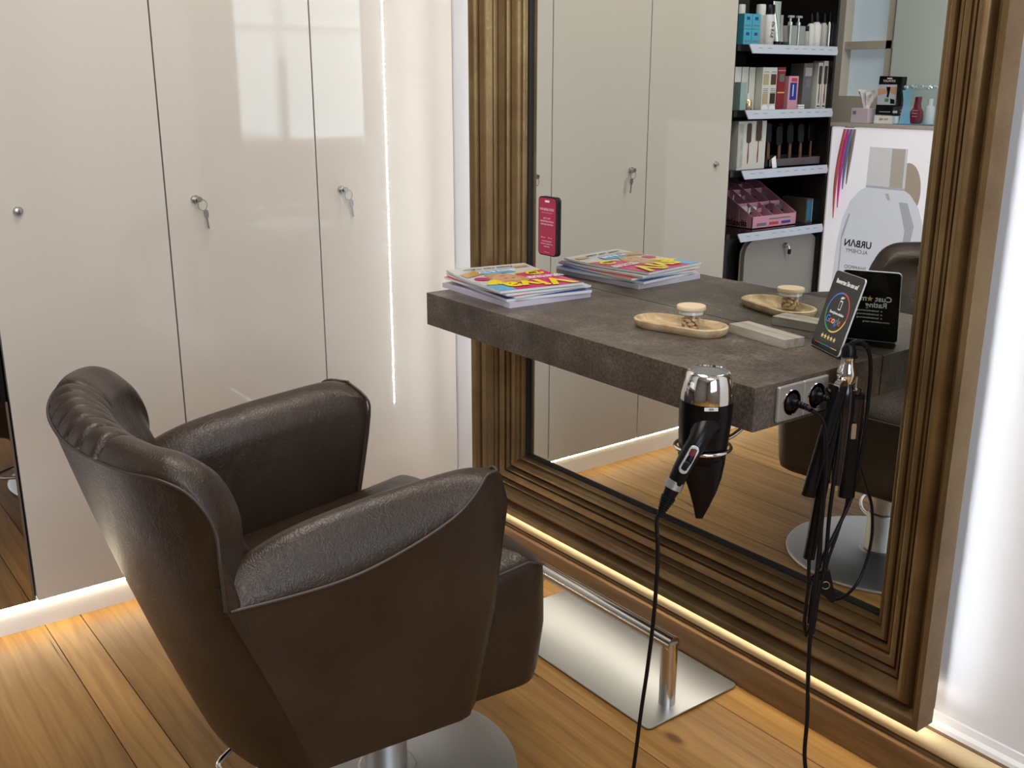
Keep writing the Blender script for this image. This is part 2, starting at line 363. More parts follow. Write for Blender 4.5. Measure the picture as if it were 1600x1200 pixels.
# cupboards: fronts in the plane x = XC
struct('baseboard_left', MB().box((XC-.06, -1.74, 0), (XC-.014, YW, ZK-.006)), M_kick)
led = MB().box((XC-.0135, -1.735, .0655), (XC-.009, YW-.002, .0695)).build('kick_light_tape', M_ledk)
tag(led, 'glowing light tape under the cream cupboard doors above the floor', 'light strip')
cnames = [('glossy cream tall cupboard farthest from the mirror with a keyless lock', DYE, DY1, -1.1191, 0),
          ('glossy cream tall cupboard in the middle of the row, key hanging in its lock', DY1, DY2, -.7206, 1),
          ('glossy cream tall cupboard next to the mirror wall with the light strip reflection', DY2, YW-.002, -.3245, 2)]
def make_key(yl, zl, k, label):
    e = empty('cupboard_key', (XC+.013, yl, zl), label, 'key', 'keys in the cupboard locks')
    mb = MB(); mb.lathe([(.0, -.004), (.0065, -.004), (.0065, .006), (.0, .006)], 16, (.004, .004, .001), Matrix.Rotation(math.pi/2, 3, 'Y')); mb.build('key_head', M_nickel, e, smooth=40)
    ring = [(.009, .010+.011*math.cos(a), -.013+.013*math.sin(a)) for a in [2*math.pi*q/24 for q in range(24)]]
    MB().tube(ring, .0009, 6, closed=True).build('key_ring', M_nickel, e, smooth=60)
    mb = MB()
    poly = [(-.0055, -.026), (-.0065, -.034), (-.005, -.041), (-.0022, -.046), (-.002, -.069), (0, -.071), (.002, -.069), (.0022, -.046), (.005, -.041), (.0065, -.034), (.0055, -.026), (0, -.0235)]
    mb.prism([(y+.016-.1*(z+.025), z) for y, z in poly], .008, .0105, ((0,1,0), (0,0,1), (1,0,0))); mb.build('key_blade', M_nickel, e)
    return e
for lab, a, b, yl, k in cnames:
    e = empty('tall_cupboard', (XC, (a+b)/2, 0), lab, 'cupboard', 'tall cream cupboards')
    h = (b-a)/2
    MB().box((-.42, -h+.002, ZK), (-.0195, h-.002, 2.3)).build('carcass', M_dark, e)
    dr = MB().box((-.019, -h+.0016, ZK), (0, h-.0016, 2.3)).build('door', M_cup, e, bevel=.0012, seg=2)
    mb = MB(); mb.lathe([(.0105, 0), (.0105, .004), (.0092, .0058), (.007, .0058), (.007, .012), (.004, .0125), (.0, .0125)], 24, (0, yl-(a+b)/2, 1.0019), Matrix.Rotation(math.pi/2, 3, 'Y'))
    mb.box((.0123, yl-(a+b)/2-.0007, 1.0019-.0035), (.0128, yl-(a+b)/2+.0007, 1.0019+.0035), 1)
    lk_ = mb.build('lock_cylinder', [M_nickel, M_dark], dr, smooth=40)
make_key(-.7206, 1.0019, 0, 'small key on a ring hanging from the lock of the middle cupboard')
make_key(-.3245, 1.0019, 1, 'small key on a ring hanging from the lock of the cupboard nearest the mirror')

# plinth under the mirror
prof = [(-.03, 0), (-.03, .068), (-.0285, .071), (-.024, .072), (-.016, .0725), (-.015, .077), (-.010, .078), (.006, .107), (.008, .103), (.012, .103), (.013, .108), (YW-.001, .108), (YW-.001, 0)]
mb = MB(); mb.prism(prof, XC+.001, 3.19, ((0,1,0), (0,0,1), (1,0,0)))
struct('trim_1', mb, M_plinth, smooth=35)
M_roll = mat('pale_wood_moulding_lit', (.74, .58, .34), .45)  # pale wood, with the glow of the light tape above put into the colour
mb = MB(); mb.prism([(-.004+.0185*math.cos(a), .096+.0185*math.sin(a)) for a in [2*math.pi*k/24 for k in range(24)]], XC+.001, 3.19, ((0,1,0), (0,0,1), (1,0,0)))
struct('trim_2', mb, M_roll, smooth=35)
mb = MB(); mb.prism([(YW-.001, .108), (YW-.016, .108), (YW-.014, .116), (YW-.006, .121), (YW-.004, .135), (YW-.001, .137)], XC+.001, 3.19, ((0,1,0), (0,0,1), (1,0,0)))
struct('baseboard_back', mb, M_whitetrim, smooth=35)

# ------------------------------------------------------------------ framed mirror
mir = empty('wall_mirror', ((XGL+XGR)/2, 0, G-FW), 'huge floor-length mirror in a wide moulded bronze frame, lit from behind', 'mirror')
o0 = Vector(((XGL+XGR)/2, 0, G-FW))
prof = [(0, .0), (0, -.006), (.003, -.009), (.006, -.009), (.0065, -.018), (.010, -.022), (.014, -.0215), (.0155, -.018), (.017, -.024), (.021, -.032), (.027, -.037), (.033, -.038), (.0365, -.033), (.0375, -.024), (.041, -.024), (.042, -.038), (.0455, -.0435), (.050, -.0425), (.0515, -.034), (.0525, -.034), (.0535, -.046), (.060, -.050), (.068, -.052), (.070, -.042), (.0735, -.040), (.0745, -.054), (.0775, -.060), (.081, -.0595), (.083, -.052), (.086, -.055), (.091, -.071), (.097, -.080), (.104, -.0835), (.110, -.080), (.115, -.070), (.119, -.062), (.124, -.061), (.128, -.070), (.132, -.080), (.137, -.0865), (.1475, -.0875), (.1475, -.038), (.135, -.036), (.135, -.012)]
mb = MB(); rows = []
for d, y in prof:
    rows.append([Vector((XGL-d, y, G-d))-o0, Vector((XGR+d, y, G-d))-o0, Vector((XGR+d, y, GT+d))-o0, Vector((XGL-d, y, GT+d))-o0])
mb.grid(rows, closeu=True)
for i in range(4*3): mb.m[i] = 1
fr = mb.build('frame', [M_bronze, M_dark], mir, smooth=50, fixn=True)
mb = MB().box(Vector((XGL-.004, 0, G-.004))-o0, Vector((XGR+.004, .004, GT+.004))-o0); mb.build('mirror_glass', M_glass, mir)
mb = MB().box(Vector((XGL-.08, .005, G-.08))-o0, Vector((XGR+.08, YW-.001, GT+.08))-o0); mb.build('backing_box', M_white, mir)
mb = MB()
xl = XGL-FW; xr = XGR+FW; zb = G-FW
mb.box(Vector((xl+.0015, -.0362, zb+.13))-o0, Vector((xl+.0065, -.0345, GT+.1))-o0)
mb.build('light_tape', M_led, mir)
MB().box(Vector((xr-.0115, -.0358, zb+.02))-o0, Vector((xr-.0065, -.0345, GT+.1))-o0).build('light_tape', M_led, mir)
mb = MB()
for side in (xl+.004, ):
    z = zb+.135
    while z < GT+.1:
        mb.box(Vector((side-.003, -.0335, z))-o0, Vector((side+.003, -.0325, z+.006))-o0); z += .0135
tag(mb.build('light_diodes', M_bead, mir), kind='stuff')
mb = MB().box(Vector((xl+.02, -.034, zb+.0015))-o0, Vector((xr-.02, -.022, zb+.004))-o0); mb.build('lower_light_tape', M_ledw, mir)

# phone-shaped sticker sign on the mirror glass
M_pink = flat('sticker_crimson', (.42, .012, .075), .3, coat=.3); M_pinkt = flat('sticker_pale_pink', (.80, .45, .55), .4)
e = empty('phone_shaped_sign', (-.963, -.0005, .93), 'crimson phone-shaped sign with white lettering on the mirror above the magazines', 'sign')
MB().prism(rrect(.072, .146, .011), .0, .007, ((1,0,0), (0,0,1), (0,-1,0))).build('sign_body', M_dark, e, bevel=.001)
MB().prism(rrect(.066, .140, .009), .007, .0078, ((1,0,0), (0,0,1), (0,-1,0))).build('sign_face', M_pink, e)
X_, Z_ = (1,0,0), (0,0,1)
MB().prism(rrect(.017, .005, .002), .0078, .0083, (X_, Z_, (0,-1,0)), o=(0,0,.062)).build('camera_bar', M_wht, e)
for s_, sz, zz, b_ in (('HAAR&LOOX', .0088, .042, .0002), ('JETZT APP', .0058, .020, .0001), ('HERUNTERLADEN &', .0058, .0125, .0001), ('VORTEILE SICHERN', .0056, .005, .0001), ('TERMIN BUCHEN', .0048, -.037, 0), ('PUNKTE SAMMELN &', .0048, -.0435, 0), ('EINLÖSEN', .0048, -.050, 0)):
    text('lettering', s_, sz, (0, -.0078, zz), X_, Z_, M_pinkt, e, bold=b_)
for a_, b_ in (((-.022, -.0083, .0335), (.020, -.0079, .0342)), ((-.010, -.0083, -.0645), (.010, -.0079, -.0637)), ((-.022, -.0083, -.029), (-.019, -.0079, -.026)), ((.006, -.0083, -.029), (.009, -.0079, -.026)), ((-.017, -.0083, -.0285), (-.007, -.0079, -.0272)), ((.011, -.0083, -.0285), (.020, -.0079, -.0272))):
    MB().box(a_, b_).build('printed_line', M_pinkt, e)

# ------------------------------------------------------------------ worktop
wt = empty('wall_worktop', ((XL)/2, -D/2, T-TH), 'thick grey-brown stone-look worktop projecting from the mirror', 'worktop')
h = (-XL)/2
MB().box((-h, -D/2, 0), (h, D/2-.0015, TH)).build('slab', M_top, wt, bevel=.0012)
# double socket on its right end face
M_alu = flat('socket_plate_grey', (.36, .34, .32), .35, metal=.4)
Rx = Matrix.Rotation(math.pi/2, 3, 'Y')
for i, yy in enumerate((-.265, -.199)):
    fr_ = MB().prism(rrect(.066, .062, .003), 0, .008, ((0,1,0), (0,0,1), (1,0,0)), o=(h, yy+D/2, .039)).build('socket_plate', M_alu, wt, bevel=.003, seg=3)
    MB().lathe([(.0, .0084), (.0205, .0084), (.0214, .0100), (.0222, .0100), (.0229, .0084)], 32, (h, yy+D/2, .039), Rx, mis=[0, 0, 1, 1, 1]).build('socket_cup', [M_blkg, M_chrome], fr_, smooth=40)

# plugs with leads
def plug(y, lab, grp):
    e = empty('power_plug', (.006, y, T-TH+.039), lab, 'plug', grp)
    MB().lathe([(.0165, -.003), (.0168, .001), (.014, .005), (.0085, .007), (.0075, .016), (.0, .016)], 24, (0,0,0), Rx).build('plug_body', M_blk, e, smooth=40)
    mb = MB().tube([(.010, 0, .001), (.022, .004, -.001), (.036, .008, -.006)], .0048, 10, smooth=4)
    for k in range(4): mb.lathe([(.0058, -.0012), (.0058, .0012)], 12, (.016+.0045*k, .002*k, -.001*k), Rx)
    mb.build('strain_relief', M_rub, e, smooth=40)
    return e
plug(-.265, 'black plug in the worktop socket nearer the front corner', 'plugs in the worktop sockets')
plug(-.199, 'black plug in the worktop socket nearer the mirror', 'plugs in the worktop sockets')

# ------------------------------------------------------------------ hair dryer in its chrome ring
hx, hy = -.050, -.412
e = empty('dryer_holder', (hx, hy, .700), 'chrome ring holder fixed under the worktop front edge, carrying the hair dryer', 'holder')
ring = [(.0455*math.cos(a), .0455*math.sin(a), 0) for a in [2*math.pi*k/40 for k in range(40)]]
MB().tube(ring, .0033, 8, closed=True).build('ring', M_chrome, e, smooth=60)
MB().tube([(0, .046, 0), (0, .075, .004), (0, .12, .0215), (0, .14, .0215)], .004, 8, smooth=4).build('bracket', M_chrome, e, smooth=60)
e = empty('hair_dryer', (hx, hy, .700), 'black hair dryer with chrome rear cap hanging nozzle-down in the ring', 'hair dryer')
tilt = Matrix.Rotation(math.radians(2), 3, 'Y')
mb = MB(); mb.lathe([(.020, -.030), (.0385, -.012), (.0405, .010), (.0425, .040), (.0435, .065), (.0425, .088)], 40, rot=tilt); mb.build('barrel', M_blk, e, smooth=40)
mb = MB(); mb.lathe([(.0430, .083), (.0428, .092), (.040, .112), (.036, .126), (.0335, .130), (.0305, .1315), (.030, .128)], 40, rot=tilt, cap=False)
mb.build('rear_cap', M_chrome, e, smooth=50)
mb = MB(); mb.lathe([(.0305, .1275), (.012, .1265), (.010, .124), (.006, .1235), (.0, .1235)], 40, rot=tilt, mis=[0, 0, 1, 1]); mb.build('air_filter', [mat('filter_mesh_grey', (.16, .17, .17), .6, metal=.3), M_dark], e, smooth=40)
# nozzle: round at the barrel, flattening to a slot
rows = []
for z, a, b, dx in ((-.010, .036, .034, 0), (-.030, .033, .029, .003), (-.055, .029, .022, .005), (-.080, .022, .014, .006), (-.105, .014, .007, .004), (-.128, .006, .004, .001)):
    rows.append([Vector((a*math.cos(t)*.72+dx-a*math.sin(t)*0, b*math.sin(t)+a*math.cos(t)*.55, z)) for t in [2*math.pi*k/28 for k in range(28)]])
mb = MB().grid(rows, closeu=True); mb.add([Vector(p) for p in rows[-1]], [tuple(range(28))]); mb.build('nozzle', M_blk, e, smooth=50)
# handle swings towards the room and down
hp = [Vector(p) for p in ((.022, -.020, .046), (.030, -.043, .030), (.027, -.062, .004), (.021, -.075, -.026), (.017, -.084, -.048))]
pts = catmull(hp, 5)
mb = MB(); rr = [.017, .0165, .016, .0155, .014]
rows = []
for i, p in enumerate(pts):
    t = (pts[min(i+1, len(pts)-1)]-pts[max(i-1, 0)]).normalized(); a = t.cross(Vector((0, 0, 1))).normalized(); b = t.cross(a)
    r = interp([(0, .024), (5, .0175), (14, .0165), (20, .0135)], i)
    rows.append([p+a*math.cos(q)*r+b*math.sin(q)*r*.85 for q in [2*math.pi*k/20 for k in range(20)]])
mb.grid(rows, closeu=True); mb.add(rows[-1], [tuple(range(20))]); hd = mb.build('handle', M_blk, e, smooth=50)
# control panel on handle, faces the room
pa, pb = pts[7], pts[14]; t = (pb-pa).normalized(); nrm = (Vector((.72, -.62, .25))); nrm = (nrm-t*nrm.dot(t)).normalized(); sdv = t.cross(nrm)
c0 = (pa+pb)/2
pn = MB().prism(rrect(.016, .050, .0078), .0125, .0168, (sdv, -t, nrm), o=c0).build('control_panel', M_nickel, hd, bevel=.0008)
MB().prism(rrect(.0095, .013, .003), .0165, .0195, (sdv, -t, nrm), o=c0-t*.013).build('rocker_switch', mat('dark_red_switch', (.12, .012, .012), .2), pn, bevel=.001)
MB().prism(rrect(.0095, .015, .003), .0165, .0195, (sdv, -t, nrm), o=c0+t*.011).build('rocker_switch', M_blkg, pn, bevel=.001)
pc = pts[18]; t2 = (pts[20]-pts[17]).normalized()
MB().tube([pc-t2*.006, pc+t2*.008], .0146, 20).build('chrome_band', M_steel, hd, smooth=50)
pe = pts[20]
mb = MB().tube([pe-t2*.001, pe+t2*.02, pe+t2*.034, pe+t2*.052], [.0125, .0045], 14)
for k in range(9): mb.tube([pe+t2*(.016+.0042*k), pe+t2*(.018+.0042*k)], .0125-.0009*k, 14)
mb.build('strain_relief', M_rub, hd, smooth=50)
text('rating_plate', '▪▪▪▪', .001, (0,0,0), X_, Z_, M_wht, e) if False else None
sn = Vector((.80, -.60, 0)); sr = Vector((.60, .80, 0))
MB().prism([(-.011, -.003), (.011, -.003), (.011, .003), (-.011, .003)], .0440, .0446, (sr, Z_, sn), o=(.002, 0, .078)).build('info_label', M_clear, e)
for i_, (dz) in enumerate((0,)): text('label_marking', 'IIIIII', .005, Vector((.002, 0, .078))+sn*.0447, sr, Z_, M_blk, e)
# mains lead of the dryer, falls to the floor
tip = pe+t2*.05
mb = MB().tube([tip, tip+t2*.012, Vector((.014, -.108, -.165)), Vector((.011, -.108, -.27)), Vector((.002, -.108, -.37)), Vector((-.010, -.108, -.47)), Vector((-.022, -.108, -.585)), Vector((-.034, -.112, -.67)), Vector((-.05, -.14, -.695)), Vector((-.02, -.20, -.696))], .0036, 8, smooth=8)
mb.build('power_lead', M_rub, e, smooth=60)

# ------------------------------------------------------------------ styling tools hanging from the right end of the worktop
hk = empty('tool_hook', (.0, -.150, .772), 'silver hook pin on the right end face of the worktop behind the hanging tools', 'hook')
mb = MB().tube([(-.002, 0, 0), (.052, 0, 0)], .0035, 10); mb.lathe([(.006, 0), (.006, .006)], 16, (.050, 0, 0), Rx); mb.tube([(.050, 0, 0), (.050, 0, .026)], .0032, 10)
mb.build('hook_pin', M_nickel, hk, smooth=40)
# hot-air curling wand: chrome neck, tapered black body, cord leaving at the top
e = empty('curling_wand', (.036, -.158, .60), 'black curling wand with bright chrome neck hanging cord-up at the worktop end', 'curling wand')
mb = MB().lathe([(.0, -.0), (.010, .0), (.0135, .03), (.0165, .09), (.0185, .14), (.0175, .172), (.013, .186)], 24); mb.build('wand_body', M_blkg, e, smooth=40)
mb = MB().lathe([(.012, .182), (.0165, .194), (.0175, .203), (.0135, .214), (.0115, .225), (.0125, .232)], 24); mb.build('chrome_neck', M_chrome, e, smooth=50)
mb = MB().lathe([(.0125, .230), (.0125, .244), (.0085, .252), (.0, .253)], 20); mb.build('cap', M_blk, e, smooth=40)
crd = [(0, 0, .248), (.006, .010, .258), (.012, .030, .246), (.014, .045, .215), (.012, .052, .15), (.010, .050, .05), (.008, .038, -.03), (.004, .0, -.10), (-.002, -.025, -.15), (-.004, -.035, -.20), (-.002, -.04, -.26)]
mb = MB().tube(crd, .0034, 8, smooth=8)
for k in range(8):
    p = catmull([Vector(q) for q in crd], 8)[2+2*k]; mb.lathe([(.0056, -.0014), (.0056, .0014)], 10, p)
mb.build('wand_cord', M_rub, e, smooth=60)
# hair straightener with two long arms
e = empty('hair_straightener', (.030, -.190, .45), 'slim black hair straightener hanging with its arms apart beside the sockets', 'hair straightener')
def bar(p0, p1, wd, th, name, parent, m):
    p0 = Vector(p0); p1 = Vector(p1); ax = (p1-p0).normalized(); a = Vector((.55, .83, 0)); a = (a-ax*a.dot(ax)).normalized(); b = ax.cross(a)
    return MB().prism(rrect(wd, th, min(wd, th)*.45, 4), 0, (p1-p0).length, (a, b, ax), o=p0).build(name, m, parent, smooth=40)
bar((-.004, -.032, .14), (.014, .006, .335), .024, .018, 'upper_arm', e, M_blk)
bar((.0, -.020, .02), (.012, .010, .335), .020, .018, 'lower_arm', e, M_blk)
MB().lathe([(.0125, -.006), (.0125, .006)], 16, (.013, .008, .333), Rx).build('hinge', M_chrome, e, smooth=40)
MB().tube([(.0, -.020, .024), (0, -.018, .01), (.004, -.02, -.04), (.004, -.022, -.10), (.002, -.01, -.135), (.004, .004, -.10), (.006, .006, -.04)], .0034, 8, smooth=8).build('straightener_cord', M_rub, e, smooth=60)
# hair clipper with small name plate
e = empty('hair_trimmer', (.040, -.132, .572), 'black straight-sided styling iron with a small silver badge, hanging from the hook', 'styling iron')
bar((0, 0, .0), (.003, -.004, .19), .030, .022, 'body', e, M_blk)
bar((.004, -.002, .08), (.012, -.010, .186), .020, .012, 'clamp', e, M_blkg)
MB().tube([(.003, -.004, .186), (.004, -.004, .2)], .0075, 12).build('hanging_eye', M_blk, e, smooth=40)
MB().prism(rrect(.008, .028, .002), .0, .0012, ((.62, .78, 0), (0, 0, 1), (.78, -.62, 0)), o=(.0135, -.016, .128)).build('badge', M_nickel, e)
MB().tube([(.001, .002, .003), (0, .004, -.02), (-.002, -.012, -.07), (-.004, -.03, -.12), (-.004, -.034, -.15)], .0030, 8, smooth=8).build('iron_cord', M_rub, e, smooth=60)
# bundle of leads
def lead(name, pts, r, lab, grp='black leads hanging below the sockets'):
    o = MB().tube(pts, r, 8, smooth=10).build(name, M_rub, None, smooth=60); return tag(o, lab, 'cable', grp)
lead('power_cable', [(.044, -.257, .7565), (.052, -.235, .735), (.055, -.222, .68), (.054, -.216, .58), (.052, -.214, .45), (.050, -.214, .35), (.048, -.205, .33), (.046, -.198, .37), (.046, -.194, .42)], .0036, 'black cable from the front socket plug looping down beside the straightener')
lead('power_cable', [(.044, -.191, .7565), (.048, -.180, .725), (.050, -.184, .66), (.050, -.190, .56), (.048, -.186, .47), (.046, -.192, .41)], .0036, 'black cable from the rear socket plug running down behind the tools')
lead('power_cable', [(.046, -.196, .43), (.046, -.206, .36), (.045, -.205, .28), (.043, -.190, .15), (.042, -.185, .06), (.06, -.19, .012), (.12, -.24, .005), (.22, -.34, .005)], .0040, 'long black cable hanging from the cable clip straight down to the floor')
lead('power_cable', [(.040, -.170, .395), (.041, -.145, .372), (.042, -.10, .37), (.043, -.065, .395), (.044, -.045, .46), (.045, -.055, .53), (.044, -.080, .58), (.040, -.115, .65), (.034, -.165, .74), (.020, -.175, .765), (.006, -.17, .77)], .0028, 'thin black cable making a wide loop in front of the mirror')
lead('power_cable', [(.030, -.176, .768), (.034, -.192, .745), (.038, -.205, .70), (.040, -.203, .64), (.040, -.195, .52), (.040, -.190, .45)], .0034, 'black cable curving out from the hook around the straightener')
e = empty('cable_swivel', (.044, -.178, .418), 'small black triangular cable swivel hanging where the leads meet', 'cable clip')
MB().prism([(-.028, .012), (.0, .030), (.006, .028), (.022, -.030), (.016, -.036), (-.006, -.018)], 0, .010, ((.62, .78, 0), Z_, (.78, -.62, 0)), o=(0, 0, 0)).build('swivel_body', M_blk, e, bevel=.002)
MB().tube([Vector((.62, .78, 0))*.007*math.cos(a)+Vector((0, 0, 1))*.007*math.sin(a)+Vector((.78, -.62, 0))*.0105 for a in [2*math.pi*k/20 for k in range(20)]], .0008, 6, closed=True).build('round_emblem', M_steel, e)

# ------------------------------------------------------------------ footrest
e = empty('footrest', (-.532, -.170, 0), 'brushed steel footrest rail on a flat steel floor plate below the worktop', 'footrest')
MB().prism(rrect(.566, .272, .012), .0035, .0075, (X_, (0,1,0), Z_)).build('floor_plate', M_steel, e, bevel=.001)
MB().prism(rrect(.560, .266, .011), 0, .0035, (X_, (0,1,0), Z_)).build('rubber_mat', M_blk, e)
px0, px1, py, pz, pr = -.226, .250, -.038, .150, .0175
MB().tube([(px0-.0, py, pz), (px1+.0, py, pz)], pr, 24).build('rail', M_satin, e, smooth=50)
for xx in (px0+.012, px1-.012):
    q = MB(); q.tube([(xx, py, .0074), (xx, py, pz+.004)], pr, 24); q.build('post', M_satin, e, smooth=50)

# ------------------------------------------------------------------ salon chair (local frame: +v faces the mirror)
CA = math.radians(-5)
ch = empty('salon_chair', (-.461, -.797, 0), 'dark brown leather salon chair with fluted backrest and padded arms, foreground', 'armchair', rz=CA)
# backrest
PIP = [Vector(p) for p in ((0,-.507,.785),(.06,-.505,.785),(.12,-.497,.786),(.18,-.482,.787),(.235,-.460,.786),(.280,-.425,.782),(.305,-.393,.760),(.318,-.372,.715),(.327,-.371,.66),(.323,-.368,.598))]
BOT = [Vector(p) for p in ((0,-.335,.245),(.06,-.333,.246),(.12,-.326,.248),(.18,-.312,.252),(.225,-.297,.258),(.258,-.281,.264),(.278,-.268,.270),(.290,-.258,.276),(.297,-.250,.281),(.300,-.243,.286))]
INB = [Vector(p) for p in ((0,-.300,.42),(.045,-.298,.42),(.09,-.292,.42),(.135,-.28,.42),(.17,-.265,.42),(.195,-.25,.42),(.21,-.235,.42),(.22,-.22,.42),(.224,-.205,.42),(.226,-.19,.42))]
def sym(lst): return [Vector((-p.x, p.y, p.z)) for p in reversed(lst[1:])]+lst
K = 22
def fine(lst): return catmull(sym(lst), K)
PF, BF, IF = fine(PIP), fine(BOT), fine(INB)
NS = len(PF); shell = []; cush = []
flutes = [-.165, -.11, -.055, 0, .055, .11, .165]
for i in range(NS):
    p, b, c = PF[i], BF[i], IF[i]
    s = abs(i-(NS-1)/2)/((NS-1)/2)
    inn = (Vector((0, -.10, 0))-Vector((p.x, p.y, 0))).normalized()
    col = []
    for k in range(15):
        t = k/14; q = p.lerp(b, t)
        out = -inn*(.009*math.sin(math.pi*min(1, t*1.0))**.8)*(1-s**3)
        col.append(q+out)
    shell.append(col)
    th = .100-.022*s*s
    # flute profile: 0 on the stitch line, 1 on the lobe
    ux = p.x*1.0
    if abs(ux) < .22:
        dd = min(abs(ux-f) for f in flutes); g = -.010*math.exp(-(dd/.0055)**2)-.004*math.exp(-(dd/.016)**2)
    else: g = 0
    kp = [p, p+inn*.004+Vector((0,0,.012-.004*s)), p+inn*.018+Vector((0,0,.029-.012*s)), p+inn*.040+Vector((0,0,.035-.018*s)), p+inn*(.068-.012*s)+Vector((0,0,.022-.014*s)), p+inn*th*.92+Vector((0,0,-.010)), p+inn*th+Vector((0,0,-.06))]
    mid = kp[-1].lerp(c, .5)+inn*.012
    kp += [mid, c]
    cc = catmull(kp, 5)
    L = len(cc); out = []
    for k, q in enumerate(cc):
        fade = interp([(0, 0), (4, .9), (8, 1), (25, 1), (40, .6)], k)
        # normal approx: blend from up to inward
        nn = (Vector((0,0,1))*interp([(0,.6),(15,1),(28,0),(40,0)], k)+inn*interp([(0,-.8),(12,-.2),(18,.3),(28,1),(40,1)], k)).normalized()
        out.append(q+nn*g*fade)
    cush.append(out)
mb = MB().grid(shell); 
bk = mb.build('back_shell', M_lea, ch, smooth=0, fixn=True)
mb = MB().grid(cush); cs = mb.build('backrest', M_lea, ch, smooth=0)
MB().tube([p+(Vector((0,-.1,0))-Vector((p.x,p.y,0))).normalized()*(-.001)+Vector((0,0,.001)) for p in PF], .0024, 8).build('back_piping', M_pipe, ch, smooth=60)
# arms
def arm(sg):
    NA = 36; rows = []; pip = []
    for i in range(NA+1):
        t = i/NA
        zr = sint([(0,.622),(.25,.668),(.5,.690),(.75,.703),(.93,.708),(1,.700)], t)
        zo = sint([(0,.596),(.25,.598),(.42,.606),(.6,.628),(.75,.655),(.88,.688),(.96,.703),(1,.698)], t)
        uo = sint([(0,.322),(.4,.328),(.75,.328),(.92,.316),(1,.300)], t)
        ur = sint([(0,.268),(.5,.272),(1,.276)], t)
        ui = sint([(0,.226),(.5,.222),(1,.232)], t)
        def V(u, z, tt=t):
            vr = -.247-.37*(z-.285); vf = .028+.175*(z-.285)-.042*(max(0, z-.645)/.062)**2.2
            v = vr+(vf-vr)*tt
            return Vector((sg*u, v, z))
        ins = interp([(0,0),(.90,0),(.97,.006),(1,.016)], t)
        row = [V(.300-ins, .286), V(.308-ins, .37), V(.317-ins, .47), V(uo-.004-ins*.6, .47+(zo-.47)*.75), V(uo-.001-ins*.4, zo-.004), V(uo-ins*.3, zo)]
        d = zr-zo
        for a in (.2, .4, .6, .8):
            row.append(V(uo+(ur-uo)*a-ins*.3, zo+d*math.sin(a*math.pi/2)+.006*math.sin(a*math.pi)*(1-t)))
        row += [V(ur, zr), V((ur+ui)/2+.008, zr-.006), V(ui+.006, zr-.022), V(ui, zr-.06), V(ui, .50), V(ui+.002, .40), V(ui+.01, .29)]
        rows.append(row); pip.append(V(uo+.001-ins*.3, zo+.0005))
    # rounded front
    last = rows[-1]; cen = sum(last, Vector())/len(last)
    front = [Vector((q.x+(cen.x-q.x)*.25, q.y+.009, q.z+(cen.z-q.z)*.03)) for q in last]
    rows.append(front)
    front2 = [Vector((q.x+(cen.x-q.x)*.75, q.y+.012, q.z+(cen.z-q.z)*.06)) for q in last]
    rows.append(front2)
    mb = MB().grid(rows, closeu=True); n = len(last)
    mb.add(rows[-1], [tuple(range(n))]); mb.add(rows[0], [tuple(range(n))])
    o = mb.build('armrest', M_lea, ch, smooth=50)
    # piping: along the outer top, round the tip and down the front edge
    f = rows[NA]
    p = pip[:-1]+[f[6]+Vector((sg*.001, .003, .001)), f[8]+Vector((0, .005, .002)), f[10]+Vector((0, .005, .0)), f[12]+Vector((-sg*.001, .005, 0)), f[13]+Vector((-sg*.001, .005, 0)), f[14]+Vector((-sg*.001, .005, 0)), f[15]+Vector((-sg*.001, .004, 0))]
    MB().tube(p, .0026, 8, smooth=3).build('arm_piping', M_pipe, o, smooth=60)
arm(1); arm(-1)
# seat
def seat_rows():
    # closed outlines of the seat block in (u, v), at heights z, shrinking at top and bottom
    def outline(inset, dz_front=0):
        pts = []
        hw = .232-inset; v0 = -.30+inset; v1 = .226-inset; r = .055
        for cx, cy, a0 in ((hw-r, v1-r, 0), (-hw+r, v1-r, 90), (-hw+.03, v0+.03, 180), (hw-.03, v0+.03, 270)):
            rr = r if cy > 0 else .03
            for k in range(9):
                a = math.radians(a0+90*k/8); pts.append((cx+rr*math.cos(a), cy+rr*math.sin(a)))
        return pts
    rows = []
    def hz(v): return sint([(-.3, .448), (-.18, .472), (0, .515), (.08, .529), (.15, .524), (.195, .508), (.227, .486)], v)
    for z, ins in ((.250, .030), (.251, .012), (.258, .003), (.28, .0), (.36, -.002), (.43, -.001), (.452, .0), (.457, .003), (.460, .006), (.4665, .016), (.474, .04), (.481, .08), (.486, .14)):
        rows.append([Vector((x, y-.012*max(0, (.36-z)/.11), (z if z < .41 else hz(y)-(.486-z)*.75)) ) for x, y in outline(ins)])
    return rows, [(x, y, hz(y)-.0235) for x, y in outline(-.001)]
rows, ol = seat_rows()
mb = MB().grid(rows, closeu=True); mb.add(rows[-1], [tuple(range(len(ol)))]); mb.add(rows[0], [tuple(range(len(ol)))])
mb.build('seat', M_lea, ch, smooth=50)
MB().tube(ol, .0026, 8, closed=True).build('seat_piping', M_pipe, ch, smooth=60)
MB().box((-.20, -.285, .235), (.20, .14, .252)).build('underframe', M_blk, ch, bevel=.004)
MB().lathe([(.2525, 0), (.2532, .004), (.251, .0085), (.245, .0105), (.10, .013), (.055, .018), (.050, .022)], 96).build('base_disc', M_steel, ch, smooth=30)
MB().lathe([(.046, .012), (.040, .020), (.040, .125), (.038, .128), (.030, .130), (.030, .24)], 40).build('column', M_steel, ch, smooth=40)
ped = [(-.030, -.010, .092), (-.095, -.060, .092), (-.140, -.150, .090), (-.116, -.232, .090), (-.090, -.280, .089), (-.066, -.300, .088), (-.036, -.290, .088), (-.012, -.235, .090), (-.014, -.170, .091), (-.010, -.040, .092)]
